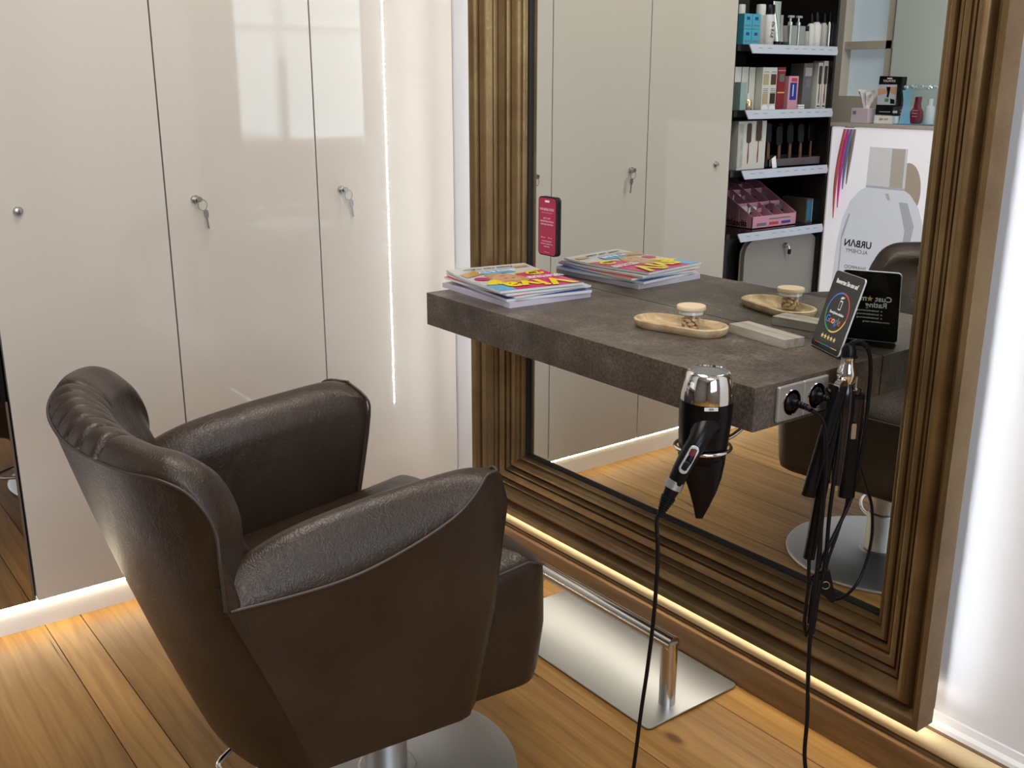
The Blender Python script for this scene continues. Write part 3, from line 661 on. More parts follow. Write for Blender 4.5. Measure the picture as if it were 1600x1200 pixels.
MB().tube(ped, .0055, 10, smooth=6).build('pump_pedal', M_chrome, ch, smooth=60)

# ------------------------------------------------------------------ magazines: local up = +x, local right = -y
def magazine(cx, cy, z, wy, wx, th, ang, paper, name_label, cover=None, curl=.0):
    e = empty('magazine', (cx, cy, z), name_label, 'magazine', 'magazines stacked on the worktop', rz=math.radians(ang))
    def zz(x, y): # gentle sag/curl
        a = (x/(wx/2)); b = (y/(wy/2)); return curl*(.35*a*a - .25*b*b*0 + .4*max(0, -a)**2 - .3*max(0, a)**3)
    N = 12; top = []; bot = []
    for i in range(N+1):
        x = -wx/2+wx*i/N; top.append([Vector((x, -wy/2+wy*j/6, th+zz(x, 0))) for j in range(7)]); bot.append([Vector((x, -wy/2+wy*j/6, zz(x, 0))) for j in range(7)])
    mb = MB().grid(top); mb.grid([r for r in bot], 1)
    for j in range(N):
        mb.add([top[j][0], top[j+1][0], bot[j+1][0], bot[j][0]], [(0,1,2,3)], 1); mb.add([top[j][-1], top[j+1][-1], bot[j+1][-1], bot[j][-1]], [(0,1,2,3)], 1)
    for j in range(6):
        mb.add([top[0][j], top[0][j+1], bot[0][j+1], bot[0][j]], [(0,1,2,3)], 1); mb.add([top[-1][j], top[-1][j+1], bot[-1][j+1], bot[-1][j]], [(0,1,2,3)], 1)
    mb.build('pages', [cover or paper, paper], e)
    return e, (lambda u, v, l=0: Vector((v*wx/2, -u*wy/2, th+zz(v*wx/2, 0)+.0003+l*.0003)))
stack = [(-.868, -.180, .0, .225, .290, .012, -3, M_paper2, None, 'lilac-edged magazine at the bottom of the stack', .0),
         (-.862, -.172, .0128, .222, .282, .006, -8, M_paper, M_navy, 'magazine with a blue cover second from the bottom of the stack', .004),
         (-.868, -.176, .0196, .220, .278, .005, 1, M_paper, M_red, 'magazine with a red and white cover corner in the middle of the stack', .005),
         (-.862, -.182, .0256, .218, .276, .005, -5, M_paper, M_cov, 'grey-covered magazine directly under the top one', .006)]
for cx, cy, z, wy, wx, th, an, pp, cv, lb, cl in stack: magazine(cx, cy, T+z, wy, wx, th, an, pp, lb, cv, cl)
e, F = magazine(-.862, -.190, T+.032, .215, .272, .005, -8, M_paper, 'top magazine with magenta and yellow masthead and a portrait of a blonde woman', M_cov, .007)
def dec(name, poly, m, l=1, ns=1):
    pts = []
    n = len(poly)
    for i in range(n):
        a, b = poly[i], poly[(i+1) % n]
        for k in range(ns): pts.append((a[0]+(b[0]-a[0])*k/ns, a[1]+(b[1]-a[1])*k/ns))
    cx = sum(p[0] for p in pts)/len(pts); cy = sum(p[1] for p in pts)/len(pts)
    vs = [F(cx, cy, l)]+[F(p[0], p[1], l) for p in pts]; k = len(pts)
    return MB().add(vs, [(0, 1+i, 1+(i+1) % k) for i in range(k)]).build(name, m, e, fixn=False)
def ell(cx, cy, rx, ry, rot=0, n=28):
    c, s = math.cos(math.radians(rot)), math.sin(math.radians(rot))
    return [(cx+rx*math.cos(t)*c-ry*math.sin(t)*s, cy+rx*math.cos(t)*s+ry*math.sin(t)*c) for t in [2*math.pi*k/n for k in range(n)]]
dec('masthead_panel', [(-1, .98), (.62, .98), (.50, .62), (-.05, .42), (-.22, -.25), (-1, -.40)], M_mag, 1, 6)
dec('printed_patch', [(.60, .98), (.98, .98), (.98, .45), (.62, .50)], M_blu, 1, 4)
dec('printed_patch', [(-1, -.40), (-.22, -.25), (-.22, -.29), (-1, -.45)], M_yel, 2, 4)
dec('hair_print', ell(.16, .10, .40, .40, 20), M_hair, 3)
dec('hair_print', ell(.22, -.20, .30, .24, -20), M_hair, 3)
dec('face_print', ell(.14, .02, .22, .32, 10), M_skin, 4)
dec('lips_print', ell(.16, -.16, .08, .026, 8), M_lip, 5)
for xx in (.05, .23): dec('eye_print', ell(xx, .08, .045, .018, 5), M_blk, 5)
dec('arm_print', [(.25, .25), (.60, .45), (.75, .35), (.45, -.1), (.25, -.25), (.1, -.2)], M_skin, 4, 3)
dec('printed_patch', [(.45, .30), (.75, .52), (.95, .45), (.65, .12), (.5, .1)], M_yel, 5, 3)
dec('printed_patch', [(-.35, -.40), (.45, -.36), (.50, -.62), (-.30, -.66)], M_blu, 4, 4)
dec('printed_patch', ell(.72, -.05, .17, .14), M_mag, 5)
dec('yellow_circle', ell(-.66, -.16, .22, .14), M_yel, 5)
dec('printed_patch', [(.40, -.45), (.95, -.25), (.95, -.55), (.50, -.72)], M_hair, 4, 3)
dec('printed_patch', [(-.9, -.70), (-.55, -.68), (-.56, -.80), (-.9, -.82)], M_hair, 4, 3)
mr_ = Vector((0, -1, 0)); mu_ = Vector((1, 0, 0))
q = F(-.86, .68, 6); text('masthead_lettering', 'Viva', .098, q, mr_, mu_, M_yel, e, align='LEFT', sx=1.0, bold=.003)
q = F(-.62, .26, 6); text('cover_lettering', 'DER SOMMER', .016, q, mr_, mu_, M_wht, e, bold=.0004); q = F(-.62, .16, 6); text('cover_lettering', 'GUTE LAUNE', .014, q, mr_, mu_, M_wht, e, bold=.0003)
q = F(-.66, -.16, 7); text('cover_lettering', '1,29', .020, q, mr_, mu_, M_blk, e, bold=.0004)
q = F(.08, -.51, 7); text('cover_lettering', 'Stars & TV', .022, q, mr_, mu_, M_wht, e, bold=.0006)
q = F(.1, -.78, 7); text('cover_lettering', 'Rezepte  Reise  Wellness', .013, q, mr_, mu_, M_blk, e, bold=.0002)

# ------------------------------------------------------------------ tray, jar, nuts
TA = math.radians(14)
def stad(L, W, n=20, z=0):
    r = W/2; hh = L/2-r; out = []
    for c_, a0 in ((hh, -90), (-hh, 90)):
        for k in range(n+1):
            a = math.radians(a0+180*k/n); out.append(Vector((c_+r*math.cos(a), r*math.sin(a), z)))
    return out
e = empty('serving_tray', (-.362, -.150, T), 'oval pale wooden tray with a raised rim on the worktop', 'tray', rz=TA)
rows = [stad(.186, .078, z=.0), stad(.196, .088, z=.004), stad(.202, .094, z=.012), stad(.202, .094, z=.0165), stad(.198, .090, z=.018), stad(.190, .082, z=.0178), stad(.184, .076, z=.013), stad(.178, .070, z=.0075), stad(.170, .062, z=.006)]
mb = MB().grid(rows, closeu=True); n = len(rows[0]); mb.add(rows[0], [tuple(range(n))]); mb.add(rows[-1], [tuple(range(n))]); mb.build('tray_body', M_oak, e, smooth=50)
jx, jy, jz = -.333, -.152, T+.0062
e = empty('nut_jar', (jx, jy, jz), 'small round glass jar with a pale wooden lid standing on the tray', 'jar')
MB().lathe([(.0, .0), (.0235, 0), (.0262, .002), (.0265, .006), (.0265, .040), (.0255, .0415), (.0245, .040), (.0245, .006), (.022, .003), (.0, .003)], 48).build('glass_body', M_jar, e, smooth=40)
MB().lathe([(.0242, .034), (.0242, .0415), (.028, .0416), (.0285, .043), (.0285, .048), (.0275, .0495), (.0, .0497)], 48).build('wooden_lid', M_lid, e, smooth=40)
MB().lathe([(.0243, .0335), (.0246, .0365), (.0243, .0395)], 40, cap=False).build('seal_ring', M_clear, e, smooth=40)
nutm = MB()
rws = []
for i in range(7):
    t = i/6; r = math.sin(math.pi*t)**.7; rws.append([Vector((.0085*(2*t-1), .0042*r*math.cos(a)*(1.15 if math.cos(a) > 0 else .9), .0036*r*math.sin(a))) for a in [2*math.pi*k/10 for k in range(10)]])
nutm.grid(rws, closeu=True); proto = None
k = 0
lay = [(0.0075, 6, .014), (.0075, 1, .0), (.0145, 6, .0155), (.0145, 2, .005), (.0215, 6, .014), (.0225, 2, .004), (.028, 3, .009)]
for z, nn, rad in lay:
    for j in range(nn):
        a = 2*math.pi*j/nn+z*90
        if proto is None: o = proto = nutm.build('nut', M_nut, None, smooth=0)
        else: o = proto.copy(); COL.objects.link(o)
        o.location = (jx+rad*math.cos(a), jy+rad*math.sin(a), jz+z); o.rotation_euler = (random.uniform(-.5, .5), random.uniform(-.5, .5), a+math.pi/2+random.uniform(-.5, .5)); o.scale = (.95, 1.0, 1.05)
        tag(o, 'pale brown nut lying among the others inside the glass jar', 'nut', 'nuts in the glass jar'); k += 1

# wooden card holder block
e = empty('card_holder', (-.211, -.072, T), 'grey wooden block with a slot along its top, between tray and sign', 'card holder', rz=math.radians(-8))
bl = MB(); L_ = .078
bl.prism([(-.025, 0), (.025, 0), (.025, .0175), (.0012, .0175), (.0012, .011), (-.0002, .011), (-.0002, .0175), (-.025, .0175)], -L_, L_, ((0,1,0), Z_, X_)); bl.build('wood_block', M_gwood, e, bevel=.0006)

# ------------------------------------------------------------------ review sign
bl_ = Vector((-.124, -.044, T+.003)); br_ = Vector((-.030, -.089, T+.003)); tl_ = Vector((-.106, -.007, .943))
sr_ = (br_-bl_).normalized(); su = (tl_-bl_); su = (su-sr_*su.dot(sr_)).normalized(); sn_ = sr_.cross(su)
W_ = (br_-bl_).length; H_ = .1455
e = empty('review_sign', bl_+sr_*W_/2, 'black L-shaped counter sign with coloured ring, stars and white lettering', 'sign')
C = su*H_/2
M_fr = flat('sign_face_black', (.014, .014, .014), .22)
MB().prism(rrect(W_, H_, .007), 0, .003, (sr_, su, sn_), o=C).build('acrylic_panel', M_clear, e)
MB().prism(rrect(W_-.001, H_-.001, .0068), .003, .0033, (sr_, su, sn_), o=C).build('front_print', M_fr, e)
MB().prism(rrect(W_-.002, H_-.002, .0065), -.0004, 0, (sr_, su, sn_), o=C).build('rear_print', M_signblk, e)
fn = Vector((-sn_.x, -sn_.y, 0)).normalized()
MB().prism(rrect(W_, .040, .004), -.0028, .0, (sr_, fn, Z_), o=fn*.018).build('foot', M_signblk, e)
def ST(x, y): return C+sr_*x+su*y+sn_*.0033
def sgt(s_, sz, x, y, m, b=0, sx=1, al='CENTER', back=False): return text('sign_lettering', s_, sz, ST(x, y), sr_, su, m, e, al, sx, bold=b)
sgt('Bewerten Sie uns auf', .0115, 0, .054, M_wht, .0004, .78)
def ringseg(a0, a1, m, rx=.0385, ry=.0375):
    vs = []; n = 16
    for k in range(n+1):
        a = math.radians(a0+(a1-a0)*k/n); 
        for rr in (1, .925): vs.append(ST(rx*rr*math.cos(a), ry*rr*math.sin(a)+.0)+sn_*.0004)
    return MB().add(vs, [(2*i, 2*i+1, 2*i+3, 2*i+2) for i in range(n)]).build('colour_ring', m, e)
M_sb = flat('sign_blue', (.10, .20, .75), .4); M_sr = flat('sign_red', (.75, .08, .06), .4); M_sy = flat('sign_amber', (.95, .60, .15), .4); M_sg = flat('sign_green', (.04, .42, .14), .4)
ringseg(-15, 85, M_sr); ringseg(85, 175, M_sb); ringseg(175, 260, M_sg); ringseg(260, 345, M_sy)
sgt('Smartphone anhalten', .0068, 0, -.002, M_wht, .0002, .85)
for i_, (chx, x_, m_) in enumerate((('G', -.0205, M_sb), ('o', -.0105, M_sr), ('o', -.0025, M_sy), ('g', .0055, M_sb), ('l', .0115, M_sg), ('e', .0170, M_sr))):
    sgt(chx, .0185, x_*1.1, -.0155, m_, .0002)
def star(x, y, r, m, back=False, nn=None):
    pts = [(x+(r if k % 2 == 0 else r*.42)*math.sin(k*math.pi/5), y+(r if k % 2 == 0 else r*.42)*math.cos(k*math.pi/5)) for k in range(10)]
    return pts
for k in range(5): MB().prism(star(-.022+.011*k, -.048, .0052, None), .0, .0004, (sr_, su, sn_), o=ST(0, 0)).build('star', flat('star_gold', (.90, .72, .28), .4) if k == 0 else bpy.data.materials['star_gold'], e)
for k, m_ in enumerate((M_sr, M_sg, M_sb, M_sy)): MB().prism([(-.040+.020*k, -.0632), (-.020+.020*k, -.0632), (-.020+.020*k, -.0622), (-.040+.020*k, -.0622)], 0, .0004, (sr_, su, sn_), o=ST(0, 0)).build('colour_line', m_, e)
# phone icon
mb = MB().prism(rrect(.009, .018, .002), 0, .0005, (sr_, su, sn_), o=ST(.002, .014)); mb.build('phone_icon', M_wht, e)
MB().prism(rrect(.0065, .013, .001), .0005, .0008, (sr_, su, sn_), o=ST(.002, .014)).build('phone_icon_screen', M_fr, e)
MB().prism([(-.004, .0), (.006, .003), (.007, .0055), (-.002, .0055), (-.004, .003)], 0, .0006, (sr_, su, sn_), o=ST(.001, .0245)).build('hand_icon', M_wht, e)
# rear face lettering, seen in the mirror
bkr = -sr_; bo = C-sn_*.0005
M_dim = flat('sign_silver_print', (.9, .9, .92), .4)
def bt(s_, sz, x, y, m, al='LEFT', b=0): text('rear_lettering', s_, sz, bo+bkr*x+su*y, bkr, su, m, e, al, bold=b)
bt('Cust', .0155, -.038, .017, M_dim, b=.0003); bt('mer', .0155, .007, .017, M_dim, b=.0003); bt('Rating', .0155, -.030, .004, M_dim, b=.0003)
MB().prism([(x, y) for x, y in star(.0015, .0165, .0062, None)], 0, .0004, (bkr, su, -sn_), o=bo).build('rear_star', M_sy, e)
for k in range(3): bt('o  kundenbewertung', .0055, -.022, -.008-.0075*k, M_dim)
bt('www.customer-rating', .0055, -.036, -.031, M_dim)

# ------------------------------------------------------------------ retail alcove beyond the cupboards (seen in the mirror)
SY0, SY1, SX = -1.193, -1.742, XC-.42
M_shelf = flat('black_shelf_board', (.010, .009, .009), .2)
M_backp = flat('dark_grey_gloss_back', (.055, .060, .060), .12)
M_strip = flat('pale_price_strip', (.50, .55, .66), .35)
M_door2 = flat('pale_grey_laminate_door', (.27, .26, .25), .4); M_edge = flat('beige_door_edge', (.40, .33, .26), .5)
M_ink = flat('grey_ink', (.16, .17, .22), .5)
e = empty('display_shelf', (XC-.15, (SY0+SY1)/2, 0), 'black retail shelf unit with four shelves of hair products beside the cream cupboards', 'shelf unit')
oe = Vector((XC-.15, (SY0+SY1)/2, 0))
def bxe(a, b): return (Vector(a)-oe, Vector(b)-oe)
MB().box(*bxe((SX, SY0-.012, ZK), (XC-.012, SY0-.0005, 2.3))).build('side_panel', M_shelf, e)
MB().box(*bxe((SX, SY1+.0005, ZK), (XC-.002, SY1+.012, 2.3))).build('side_panel', M_shelf, e)
MB().box(*bxe((SX-.02, SY1, ZK), (SX, SY0, 2.3))).build('back_panel', M_backp, e)
MB().box(*bxe((SX+.0002, -1.507, .76), (SX+.003, -1.503, 2.3))).build('back_joint', M_dark, e)
shz = [1.398, 1.180, .974, .752]
for z in shz:
    s_ = MB().box(*bxe((SX, SY1+.0125, z-.022), (XC-.008, SY0-.0125, z))).build('shelf', M_shelf, e)
    y0, y1 = -1.243, -1.722
    ps = MB().prism([(y0-.010, -.030), (y1+.004, -.030), (y1-.004, -.018), (y1-.002, 0), (y0, 0), (y0+.0, -.004)], 0, .004, ((0,1,0), (-.25,0,1), (1,0,.25)), o=Vector((XC+.008, 0, z))-oe).build('price_strip', M_strip, s_)
    for k in range(9):
        yy = -1.285-.048*k
        if k in (2,): continue
        mb = MB().box(Vector((XC+.0147, yy-.022, z-.012))-oe, Vector((XC+.0155, yy, z-.0105))-oe); mb.build('price_print', M_ink, ps)
MB().box(*bxe((SX, SY1+.0125, ZK), (XC-.06, SY0-.0125, .725))).build('cabinet_body', M_shelf, e)
dr = MB().prism(rrect(.42, .62, .055, 10), 0, .018, ((0,1,0), Z_, X_), o=Vector((XC-.036, -1.532, .405))-oe).build('cabinet_door', [M_door2], e, bevel=.001)
MB().prism(rrect(.424, .624, .057, 10), -.004, 0, ((0,1,0), Z_, X_), o=Vector((XC-.036, -1.530, .405))-oe).build('door_edge_band', M_edge, e)
MB().lathe([(.0105, 0), (.0105, .006), (.008, .014), (.0, .014)], 20, Vector((XC-.018, -1.546, .683))-oe, Rx).build('lock_cylinder', M_nickel, dr, smooth=40)
k_ = empty('cabinet_key', (XC-.001, -1.549, .683), 'small key with black grip hanging from the lock of the rounded grey cabinet door', 'key')
MB().tube([(.0, .0, 0), (.003, -.002, -.014)], .0022, 6).build('key_ring', M_nickel, k_)
MB().prism(rrect(.014, .020, .005), 0, .005, ((0,1,0), Z_, X_), o=(.001, -.002, -.023)).build('key_grip', M_blk, k_)
MB().box((.002, -.0045, -.050), (.004, -.0005, -.032)).build('key_blade', M_nickel, k_)
# smoked mirror filler between the cupboards and the rounded door, hanging slightly ajar
e = empty('smoked_mirror_panel', (XC-.003, SY0-.004, 0), 'narrow smoked mirror panel at the left edge reflecting the chair base', 'mirror panel', rz=0)
MB().box((-.006, -.120, ZK+.002), (0, 0, .575)).build('panel', M_smoke, e)
MB().box((-.0065, -.0015, ZK+.002), (.001, .0035, .575)).build('panel_edge', flat('panel_edge_brown', (.12, .09, .07), .4), e)

# products -------------------------------------------------------------
def fr_(yc): return yc
def shade(name, c): 
    return bpy.data.materials.get(name) or flat(name, c, .35)
M_teal = flat('teal_carton', (.06, .36, .50), .3); M_silv = mat('silver_bottle', (.55, .56, .57), .22, metal=.8); M_wb = flat('white_bottle', (.62, .62, .62), .35)
M_grbot = flat('grey_bottle', (.38, .36, .35), .35); M_foil = mat('foil_tube', (.75, .80, .80), .18, metal=.9)
M_wcart = flat('white_carton', (.60, .60, .57), .45); M_gcart = flat('grey_carton', (.13, .13, .13), .45); M_rcart = flat('red_carton', (.22, .015, .02), .4)
M_blond = flat('blonde_swatch', (.42, .34, .20), .5); M_brn = flat('brown_swatch', (.08, .03, .015), .5); M_drk = flat('dark_swatch', (.03, .018, .012), .5)
M_pnk = flat('pink_carton', (.62, .30, .40), .4); M_dblue = flat('deep_blue_print', (.02, .05, .30), .25); M_paleteal = flat('pale_teal_carton', (.28, .40, .40), .4)
M_gold = mat('gold_bottle', (.75, .60, .35), .2, metal=.8); M_handle = flat('reddish_brush_handle', (.20, .035, .02), .4); M_brush = flat('brush_print_dark', (.05, .035, .03), .5)
M_handle2 = flat('brown_wood_handle', (.13, .05, .025), .4)
FX = XC-.022
def prod(name, yc, z, label, cat, grp=None, x=None): return empty(name, ((FX if x is None else x), yc, z), label, cat, grp)
def carton(name, y0, y1, z, h, dep, m, label, grp, x=None, cat='box'):
    e = prod(name, (y0+y1)/2, z, label, cat, grp, x); w_ = abs(y1-y0)/2-.0006
    MB().box((-dep, -w_, 0), (0, w_, h)).build('carton', m, e, bevel=.0008); return e, w_
def bottle(name, yc, r, z, hb, hc, rc, mb_, mc, label, grp, x=None, neck=.004, cat='bottle'):
    e = prod(name, yc, z, label, cat, grp, (FX if x is None else x)-r)
    MB().lathe([(0, 0), (r*.92, 0), (r, .003), (r, hb-.006), (r*.85, hb-.001), (rc*1.0, hb)], 24).build('bottle_body', mb_, e, smooth=40)
    MB().lathe([(rc, hb), (rc, hb+hc*.9), (rc*.9, hb+hc), (0, hb+hc)], 20).build('cap', mc, e, smooth=40)
    return e
G1 = 'hair care products on the top shelf'; z = shz[0]+.0002
for i, (yc, lv, lb) in enumerate(((-1.268, 0, 'teal boxed jar at the cupboard end of the top shelf, lower layer'), (-1.311, 0, 'teal boxed jar second from the cupboard end of the top shelf, lower layer'), (-1.268, 1, 'teal boxed jar at the cupboard end of the top shelf, upper layer'), (-1.311, 1, 'teal boxed jar second from the cupboard end of the top shelf, upper layer'))):
    e, w_ = carton('boxed_jar', yc-.021, yc+.021, z+.0505*lv, .050, .045, M_teal, lb, G1)
    MB().box((.0002, -.014, .010), (.0008, .014, .014)).build('printed_band', M_ink, e)
    MB().box((.0002, -.008, .030), (.0008, .008, .040)).build('printed_band', M_dblue, e)
bottle('product_bottle', -1.270, .018, z, .10, .035, .016, M_wb, M_blk, 'white bottle with black cap behind the teal boxes on the top shelf', G1, x=FX-.055)
bottle('product_bottle', -1.310, .018, z, .10, .035, .016, M_wb, M_wb, 'all-white bottle behind the second teal stack on the top shelf', G1, x=FX-.055)
e = bottle('product_bottle', -1.352, .0185, z, .098, .036, .0165, M_grbot, M_wb, 'grey bottle with white cap right after the teal boxes', G1)
e = bottle('product_bottle', -1.398, .022, z, .103, .032, .021, M_wb, M_blk, 'stout white bottle with black cap beside the foil tube', G1)
text('bottle_lettering', 'SP SYS', .020, (.0225, 0, .052), (0, .12, -1), (0, 1, 0.1), M_blk, e)
def tube_pack(yc, z, w_, h, m, label, x=None):
    e = prod('cream_tube', yc, z, label, 'tube', G1, x); rows = []
    MB().lathe([(0, 0), (w_*.8, 0), (w_*.8, .014), (0, .014)], 20, (-w_, 0, 0)).build('cap', M_blk, e, smooth=40)
    for t in (0, .3, .6, .85, 1):
        a = w_*(.85+.15*t); b = w_*(.85*(1-t)+.03); rows.append([Vector((-w_+b*math.cos(q), a*math.sin(q), .014+(h-.014)*t)) for q in [2*math.pi*k/20 for k in range(20)]])
    mb = MB().grid(rows, closeu=True); mb.add(rows[-1], [tuple(range(20))]); mb.build('tube_body', m, e, smooth=50); return e
tube_pack(-1.442, z, .022, .148, M_foil, 'tall shiny foil tube standing on its black cap on the top shelf')
tube_pack(-1.481, z, .018, .105, M_grbot, 'short grey tube standing on its black cap behind the foil tube', x=FX-.02)
for yc, lb in ((-1.515, 'silver pump bottle nearer the foil tube'), (-1.560, 'silver pump bottle farther from the foil tube')):
    e = prod('pump_bottle', yc, z, lb, 'bottle', G1)
    MB().box((-.04, -.0205, 0), (0, .0205, .070)).build('bottle_body', M_silv, e, bevel=.004)
    MB().lathe([(.009, .070), (.009, .082), (.004, .083), (.004, .098), (.0, .098)], 14, (-.02, 0, 0)).build('collar', M_silv, e, smooth=40)
    MB().box((-.026, -.016, .096), (-.014, .009, .104)).build('pump_head', M_grbot, e, bevel=.002)
bottle('product_bottle', -1.598, .012, z, .052, .018, .010, M_grbot, M_blk, 'smallest dark-capped bottle between the pump bottles and the spray bottles', G1)
for k, (yc, r, hb, m, lb) in enumerate(((-1.626, .0155, .080, M_wb, 'white spray bottle nearest the pump bottles'), (-1.662, .020, .086, M_wb, 'widest white spray bottle with black cone cap'), (-1.699, .0145, .084, M_grbot, 'grey spray bottle second from the lightbox end'), (-1.722, .007, .088, M_silv, 'slim silver bottle at the lightbox end of the top shelf'))):
    e = prod('spray_bottle', yc, z, lb, 'bottle', G1, FX-r)
    MB().lathe([(0, 0), (r*.95, 0), (r, .003), (r, hb-.012), (r*.55, hb)], 24).build('bottle_body', m, e, smooth=40)
    MB().lathe([(r*.6, hb), (r*.58, hb+.012), (r*.3, hb+.034), (0, hb+.036)], 16).build('spray_cap', M_blk, e, smooth=40)
G2 = 'packs on the second shelf'; z = shz[1]+.0002
carton('hair_colour_box', -1.250, -1.284, z, .145, .07, M_wcart, 'white hair colour box hard against the cupboard end of the second shelf', G2, x=FX-.03)
carton('hair_colour_box', -1.287, -1.322, z, .145, .07, M_wcart, 'white hair colour box second from the cupboard end', G2, x=FX-.03)
carton('small_carton', -1.250, -1.283, z, .094, .028, M_paleteal, 'pale teal carton in front of the white box at the cupboard end', G2)
carton('hair_colour_box', -1.326, -1.358, z, .144, .07, M_wcart, 'narrow white box behind the gold bottle, third from the cupboard end', G2, x=FX-.03)
bottle('oil_bottle', -1.309, .0175, z, .036, .020, .007, M_gold, M_wb, 'small gold oil bottle with white stopper on the second shelf', G2)
e, w_ = carton('hair_swatch_box', -1.361, -1.440, z, .144, .09, M_wcart, 'wide white box with four windows of blonde and brown hair', G2)
for sy, zz, m in ((.020, .085, M_blond), (-.020, .085, M_brn), (.020, .020, M_blond), (-.020, .020, M_drk)): MB().box((.0002, sy-.014, zz), (.001, sy+.014, zz+.036)).build('hair_window', m, e)
for sy in (.02, -.02):
    MB().prism([(sy+.018*math.cos(a), .016*math.sin(a)) for a in [math.pi*k/12 for k in range(13)]], .0010, .0016, ((0,1,0), Z_, X_)).build('scalloped_label', M_wht, e)
    for zz in (.058, .064, .070, .127): MB().box((.0002, sy-.014, zz), (.0006, sy+.012, zz+.0022)).build('printed_line', M_ink, e)
e, w_ = carton('red_box', -1.443, -1.486, z, .145, .09, M_rcart, 'dark red box beside the white box with hair windows', G2)
MB().box((.0002, -.014, .095), (.0008, .012, .122)).build('print', M_gcart, e); MB().box((.0002, -w_+.001, .056), (.0008, w_-.002, .060)).build('print', M_org, e); MB().box((.0002, -w_+.001, .132), (.0008, w_-.001, .135)).build('print', M_pnk, e)
carton('small_carton', -1.492, -1.522, z, .128, .03, M_paleteal, 'narrow teal pack behind the pink and blue box', G2, x=FX-.06)
e, w_ = carton('pink_blue_box', -1.506, -1.562, z, .115, .05, M_pnk, 'pink box with a deep blue shiny window in the middle of the second shelf', G2)
MB().box((.0002, -.018, .032), (.001, .018, .092)).build('blue_window', M_dblue, e); MB().box((.001, .0, .045), (.0014, .004, .085)).build('window_highlight', M_wht, e); MB().box((.0002, -.018, .096), (.001, .012, .108)).build('label', M_red, e)
for k in range(2):
    carton('flat_pack', -1.570, -1.606, z+.0085*k, .006 if k else .007, .05, M_wht, ('lower' if not k else 'upper')+' of two flat white packs lying beside the pink and blue box', G2)
def printed_brush(e, yc, zb, h, rw, mh, mhead, x=.0002, round_=False):
    hw = rw/2
    MB().prism([(yc-.0022, zb), (yc+.0022, zb), (yc+.0035, zb+h*.18), (yc+.0018, zb+h*.45), (yc+.003, zb+h*.52), (yc-.003, zb+h*.52), (yc-.0018, zb+h*.45), (yc-.0035, zb+h*.18)], x, x+.0006, ((0,1,0), Z_, X_)).build('brush_handle_print', mh, e)
    MB().prism([(yc+a, zb+h*.52+b) for a, b in rrect(rw, h*.46, rw*.3)] if False else [(yc+a, zb+h*.75+b) for a, b in rrect(rw, h*.48, rw*.28)], x, x+.0006, ((0,1,0), Z_, X_)).build('brush_head_print', mhead, e)
e, w_ = carton('brush_box', -1.602, -1.656, z, .160, .06, M_gcart, 'dark grey side of the boxed hair brushes on the second shelf', G2, x=FX-.012)
MB().box((.0002, -.020, .115), (.0008, .018, .145)).build('print', M_grbot, e); MB().box((.0002, -.016, .075), (.0008, .010, .105)).build('print', M_ink, e)
for yc, hh, lb in ((-1.684, .163, 'white box with a pictured paddle brush, nearer the middle of the second shelf'), (-1.7155, .169, 'white box with a pictured paddle brush at the lightbox end of the second shelf')):
    e, w_ = carton('brush_box', yc-.014, yc+.014, z, hh, .05, M_wcart, lb, G2); printed_brush(e, 0, .018, .135, .018, M_handle, M_brush)
    MB().box((.0002, -.009, .006), (.0006, .007, .010)).build('print', M_blk, e)
G3 = 'brushes and boxes on the third shelf'; z = shz[2]+.0002
e, w_ = carton('brush_box', -1.252, -1.402, z, .168, .05, M_wcart, 'large white box picturing two round brushes with red handles', G3)
MB().box((.0002, .046, .006), (.0005, w_-.001, .160)).build('side_print', shade('pale_grey_print', (.45, .45, .44)), e)
MB().box((.0005, .052, .128), (.0009, .070, .156)).build('print', M_grbot, e); MB().box((.0005, .050, .066), (.0009, .060, .106)).build('print', M_grbot, e); MB().box((.0005, .050, .014), (.0009, .058, .054)).build('print', M_grbot, e)
printed_brush(e, .018, .020, .142, .024, M_handle, M_brush); printed_brush(e, -.034, .022, .150, .030, M_handle, M_brush)
for yc in (.018, -.034):
    mb = MB()
    for k in range(11): MB
    for k in range(10):
        mb = MB().box((.0008, yc-(.014 if yc > 0 else .019), .098+.0060*k), (.0011, yc+(.014 if yc > 0 else .019), .0995+.0060*k)); mb.build('bristle_print', M_brn, e)
tr = empty('brush_tray', (FX-.05, -1.575, z), 'grey cardboard tray holding a row of dark paddle brushes', 'tray')
MB().box((-.10, -.150, 0), (.05, .150, .004)).box((.046, -.150, .0), (.05, .150, .030)).box((-.10, -.150, 0), (-.096, .150, .030)).box((-.10, .146, 0), (.05, .150, .030)).box((-.10, -.150, 0), (.05, -.146, .030)).build('tray_body', shade('mauve_grey_card', (.09, .08, .09)), tr)
e = prod('price_tag', -1.452, z+.0, 'small white tilted price tag in front of the brush tray', 'price tag', None, XC-.016)
MB().prism([(-.012, .0), (.012, -.008+.008), (.012, .032), (-.012, .042)], 0, .001, ((0,1,0), (-.2,0,1), X_)).build('tag_card', M_wht, e)
for k in range(9):
    yc = -1.452-.031*k; jit = (k*37 % 5)*.003
    e = prod('paddle_brush', yc, z+.0045, ('first', 'second', 'third', 'fourth', 'fifth', 'sixth', 'seventh', 'eighth', 'ninth')[k]+' dark paddle brush from the cupboard end, standing handle-down in the tray', 'hair brush', 'paddle brushes in the tray', FX-.03-.02*(k % 2))
    MB().tube([(0, 0, 0), (0, .001, .03), (-.002, .0, .085-jit)], [.0058, .0045], 8).build('handle', M_handle2, e, smooth=50)
    MB().prism([(a, b+.118-jit) for a, b in rrect(.036, .072, .014)], -.010, .006, ((0,1,0), (-.05,0,1), X_)).build('brush_head', M_blk, e, bevel=.003)
